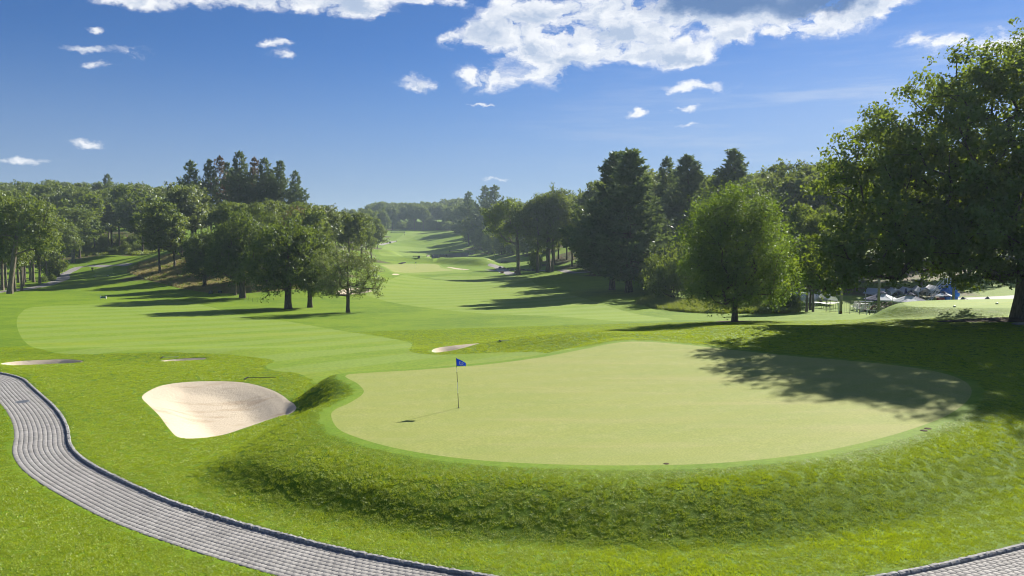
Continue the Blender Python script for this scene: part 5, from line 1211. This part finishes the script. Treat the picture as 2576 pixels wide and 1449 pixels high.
def tent(u, d, wpx, vpk, veave, depth, label, group=None, rz=0.0):
    p = pos(u, d); w = wpx / FPX * d / 2; zp = CAMZ + (VHOR - vpk) / FPX * d - p.z; ze = CAMZ + (VHOR - veave) / FPX * d - p.z; t = empty('marquee_tent', p, rz, label, 'tent', group)
    for s in (-1, 1):
        V = []; nx, ny = 5, 7
        for i in range(nx):
            for j in range(ny): f = i / (nx - 1); y = depth * j / (ny - 1); V.append((s * w * (1 - f), y, ze + (zp - ze) * f - .07 * math.sin(math.pi * f) - .05 * math.sin(math.pi * ((j * .5) % 1))))
        F = [(i * ny + j, (i + 1) * ny + j, (i + 1) * ny + j + 1, i * ny + j + 1) for i in range(nx - 1) for j in range(ny - 1)]
        c = MB().add(V, F).build('roof_panel', M['canvas'], t, True); c.modifiers.new('cloth', 'SOLIDIFY').thickness = .012
        MB().cyl((s * w, 0, ze), (0, 0, zp), .035, .035, 6).build('gable_pole', M['white'], t)
        for y in (0.02, depth * .5, depth): MB().cyl((s * w * .99, y, -.1), (s * w * .99, y, ze), .035, .035, 6).build('leg', M['white'], t)
        MB().box((s * w, depth / 2, ze - .1), (.012, depth, .2)).build('valance', M['canvas'], t)
    MB().cyl((0, 0, zp - .03), (0, depth, zp - .03), .03, .03, 6).build('ridge_pole', M['white'], t)
for k, (u, vp, lb) in enumerate([(2262, 728, 'first white gabled marquee at the umbrella end of the row'), (2294, 726, 'second white gabled marquee from the umbrella end'), (2330, 723, 'third white gabled marquee from the umbrella end'), (2364, 721, 'last white gabled marquee, next to the blue slide')]): tent(u, 130 - k * .8, 34, vp, vp + 13, 6.5, lb, rz=-.25)
tent(2234, 133, 34, 727, 740, 4.0, 'white marquee behind the first gable, turned away from the row', rz=.45)
for k, (u, lb) in enumerate([(2036, 'white marquee half hidden behind the dark trunks'), (2066, 'white marquee between the dark trunks and the weathered pole'), (2096, 'white marquee right behind the short weathered pole'.replace('right ', ''))]): tent(u, 116, 32, 738 + k * 1.0, 754, 4.5, lb, rz=.35)
for k, (u, d, h, lb) in enumerate([(2117, 98, 5.2, 'weathered wooden pole with a dark foot by the fence'), (2212, 98, 7.0, 'tall grey wooden pole in front of the wide umbrella'), (2400, 101, 7.0, 'tall grey wooden pole beside the blue slide')]):
    p = pos(u, d); t = empty('wooden_pole', p, 0, lb, 'pole'); MB().cyl((0, 0, -.3), (0, 0, h), .17, .14, 12).build('shaft', M['timber'], t, True); MB().box((.19, 0, 1.35), (.08, .16, .22)).build('meter_box', M['steel'], t); MB().cyl((0, 0, -.05), (0, 0, .35), .185, .18, 12).build('foot_band', M['wood'], t)
for (u, d, lx, lb) in ((2112.5, 96, -.12, 'white marker pipe leaning beside the weathered pole'), (2181, 93, .42, 'long white pipe leaning over the fence')):
    p = pos(u, d); t = empty('white_pipe', p, 0, lb, 'pipe'); MB().cyl((0, 0, -.1), (lx, 0, 1.35), .045, .045, 8).build('shaft', M['white'], t); MB().cyl((lx, 0, 1.35), (lx * 1.03, 0, 1.40), .05, .03, 8).build('cap', M['white'], t)
def fence():
    pts = [pos(u, d) for u, d in [(2080, 104), (2090, 103), (2118, 102), (2140, 101), (2165, 100), (2190, 99), (2212, 99.6), (2232, 100), (2252, 100.5), (2274, 101), (2300, 101.5), (2340, 102), (2380, 103), (2420, 103.5), (2470, 104), (2520, 104.5)]]
    t = empty('pool_fence', pts[0], 0, 'thin black metal fence along the pool terrace', 'fence')
    for q in pts: MB().cyl(q - pts[0] - Vector((0, 0, .1)), q - pts[0] + Vector((0, 0, 1.6)), .035, .035, 6).build('post', M['black'], t)
    for a, b in zip(pts[:-1], pts[1:]):
        for h in (.15, 1.5): MB().cyl(a - pts[0] + Vector((0, 0, h)), b - pts[0] + Vector((0, 0, h)), .018, .018, 5).build('rail', M['black'], t)
        n = int((b - a).length / .22)
        pk = MB()
        for k in range(1, n): q = a.lerp(b, k / n) - pts[0]; pk.cyl(q + Vector((0, 0, .15)), q + Vector((0, 0, 1.5)), .007, .007, 4)
        if n > 1: pk.build('picket_panel', M['black'], t)
fence()
def lounger(u, d, rz, lb, grp, mat='sling'):
    p = pos(u, d); t = empty('sun_lounger', p, rz, lb, 'lounger', grp)
    MB().box((0, .45, .36), (.62, 1.2, .05)).build('seat', M[mat], t); MB().box((0, -.42, .66), (.62, .06, .85), M=Matrix.Rotation(.55, 3, 'X')).build('backrest', M[mat], t)
    for s in (-.33, .33): MB().box((s, .25, .34), (.05, 1.6, .06)).build('rail', M['white'], t)
    for x in (-.3, .3):
        for y in (-.4, .9): MB().cyl((x, y, 0), (x, y, .34), .025, .025, 6).build('leg', M['white'], t)
for k, (u, d) in enumerate([(2198, 111), (2211, 112), (2223, 112.5), (2236, 113), (2248, 113.5), (2188, 107), (2204, 106.5), (2222, 107)]): lounger(u, d, .5 + .1 * (k % 3), 'tan sling lounger with white frame in the row under the umbrellas', 'loungers under the umbrellas')
lounger(2262, 108, -.6, 'white lounger angled beside the foot of the green knob', None, 'canvas')
def table(u, d, lb, grp=None):
    p = pos(u, d); t = empty('patio_table', p, .1, lb, 'table', grp); MB().box((0, 0, .73), (1.9, .8, .05)).build('table_top', M['white'], t)
    for x in (-.85, .85):
        for y in (-.32, .32): MB().cyl((x, y, 0), (x, y, .72), .025, .025, 6).build('leg', M['steel'], t)
for u, d in ((2168, 112), (2180, 116), (2192, 110), (2062, 112), (2086, 111), (2100, 113), (2040, 113)): table(u, d, 'long white table on the terrace by the tents', 'white tables on the terrace')
def chair(u, d, rz, lb, grp):
    p = pos(u, d); t = empty('garden_chair', p, rz, lb, 'chair', grp); MB().box((0, 0, .42), (.58, .55, .05)).build('seat', M['white'], t)
    for k in range(4): MB().box((-.21 + k * .14, -.30, .80), (.11, .03, .78), M=Matrix.Rotation(.25, 3, 'X')).build('back_slat', M['white'], t)
    for x in (-.3, .3): MB().box((x, 0, .60), (.09, .6, .03)).build('armrest', M['white'], t); MB().box((x, .24, .30), (.06, .06, .60)).build('leg', M['white'], t); MB().box((x, -.22, .30), (.06, .06, .60)).build('leg', M['white'], t)
for u, d, r_ in ((2276, 107, 2.6), (2286, 107, 2.9)): chair(u, d, r_, 'white slatted garden chair under the largest umbrella', 'white chairs under the largest umbrella')
for u, d, r_ in ((2158, 108, .4), (2166, 107, .7), (2176, 108, -.4), (2150, 110, .2)): chair(u, d, r_, 'white chair beside the long tables near the fence', 'white chairs by the fence')
def slide():
    p = pos(2388, 126); t = empty('water_slide', p, 0, 'blue water slide with white stair tower', 'slide'); pts = []
    for k in range(22): a = k * .33; r = 1.05; pts.append(Vector((r * math.cos(a), r * math.sin(a), 2.9 - k * .115)))
    m = MB(); n = 9
    for i, q in enumerate(pts):
        d = (pts[min(i + 1, 21)] - pts[max(i - 1, 0)]).normalized(); s = d.cross(Vector((0, 0, 1))).normalized(); up = s.cross(d)
        for k in range(n): a = math.pi * (.95 + 1.1 * k / (n - 1)); m.v.append(tuple(q + s * math.cos(a) * .5 + up * (math.sin(a) * .5 + .2)))
    for i in range(21):
        for k in range(n - 1): b = i * n + k; m.f.append((b, b + 1, b + n + 1, b + n))
    c = m.build('chute', M['slide'], t, True); c.modifiers.new('shell', 'SOLIDIFY').thickness = .05
    for x in (-.6, .6):
        for y in (-.6, .6): MB().cyl((x, y, 0), (x, y, 3.6), .05, .05, 8).build('tower_post', M['white'], t)
    MB().box((0, 0, 2.75), (1.4, 1.4, .08)).build('platform', M['white'], t); MB().box((0, 0, 1.3), (1.9, 1.9, 2.2), taper=.9).build('skirt', M['slide'], t)
    for k in range(10): MB().box((-1.0 - (9 - k) * .24, -.3, .28 * (k + .5)), (.26, .8, .04)).build('stair_tread', M['white'], t)
    for y in (-.7, .1): MB().cyl((-3.3, y, .9), (-.8, y, 3.7), .03, .03, 6).build('handrail', M['white'], t); MB().cyl((-3.3, y, .0), (-.8, y, 2.75), .04, .04, 6).build('stringer', M['white'], t)
    MB().box((-1.9, -1.2, .35), (1.0, .5, .5)).build('life_box', M['red'], t)
slide()
def palm():
    p = pos(2277, 118); t = empty('potted_palm', p, 0, 'yellow green potted palm in front of the marquees', 'palm'); MB().lathe([(.3, 0), (.42, .6), (.44, .62)], n=14).build('pot', M['canvas'], t); MB().cyl((0, 0, .5), (.05, 0, 1.5), .08, .06, 8).build('trunk', M['bark'], t)
    for k in range(14):
        a = k * 2.4; l = R.uniform(.9, 1.3); V = []; up = R.uniform(.3, 1.0)
        for i in range(6): f = i / 5; c = Vector((math.cos(a) * l * f, math.sin(a) * l * f, 1.5 + up * f - 1.0 * f * f)); s = Vector((-math.sin(a), math.cos(a), -.2)) * .16 * math.sin(math.pi * (.12 + .85 * f)); V += [c - s, c + s]
        MB().add(V, [(2 * i, 2 * i + 1, 2 * i + 3, 2 * i + 2) for i in range(5)]).build('frond', M['weed'], t)
palm()
figure('person', pos(2252, 109) + Vector((0, 0, .0)), 2.4, 'bather in dark trunks sitting by the loungers', 'sit', (.42, .26, .19), (.03, .04, .09))
def pool():
    p = pos(2455, 122); t = empty('swimming_pool', p, .1, 'turquoise swimming pool with white coping beyond the green knob', 'pool')
    MB().box((0, 0, .03), (13, 8, .12)).build('coping', M['deck'], t); MB().box((0, 0, .10), (12, 7, .03)).build('pool_surface', M['pool'], t)
    for x in (-5.6, 5.6): MB().tube([(x, -3.9, .05), (x, -3.9, .9), (x, -3.2, .9), (x, -3.0, .1)], .03).build('handrail', M['steel'], t)
pool()

# ------------------------------------------------------------------ the air
def haze():
    lo = (-2600.0, -400.0, -12.0); hi = (2600.0, 1500.0, 66.0)
    m, n, out = new_mat('haze_air')
    v = n.new('ShaderNodeVolumePrincipled'); v.inputs['Color'].default_value = (0.62, 0.78, 1.0, 1); v.inputs['Density'].default_value = 0.00016; v.inputs['Anisotropy'].default_value = 0.3
    n.l.new(v.outputs[0], out.inputs['Volume'])
    o = MB().box([(a + b) / 2 for a, b in zip(lo, hi)], [b - a for a, b in zip(lo, hi)]).build('haze', m)
    tag(o, 'thin blue summer haze in the valley', None, None, 'stuff')
haze()
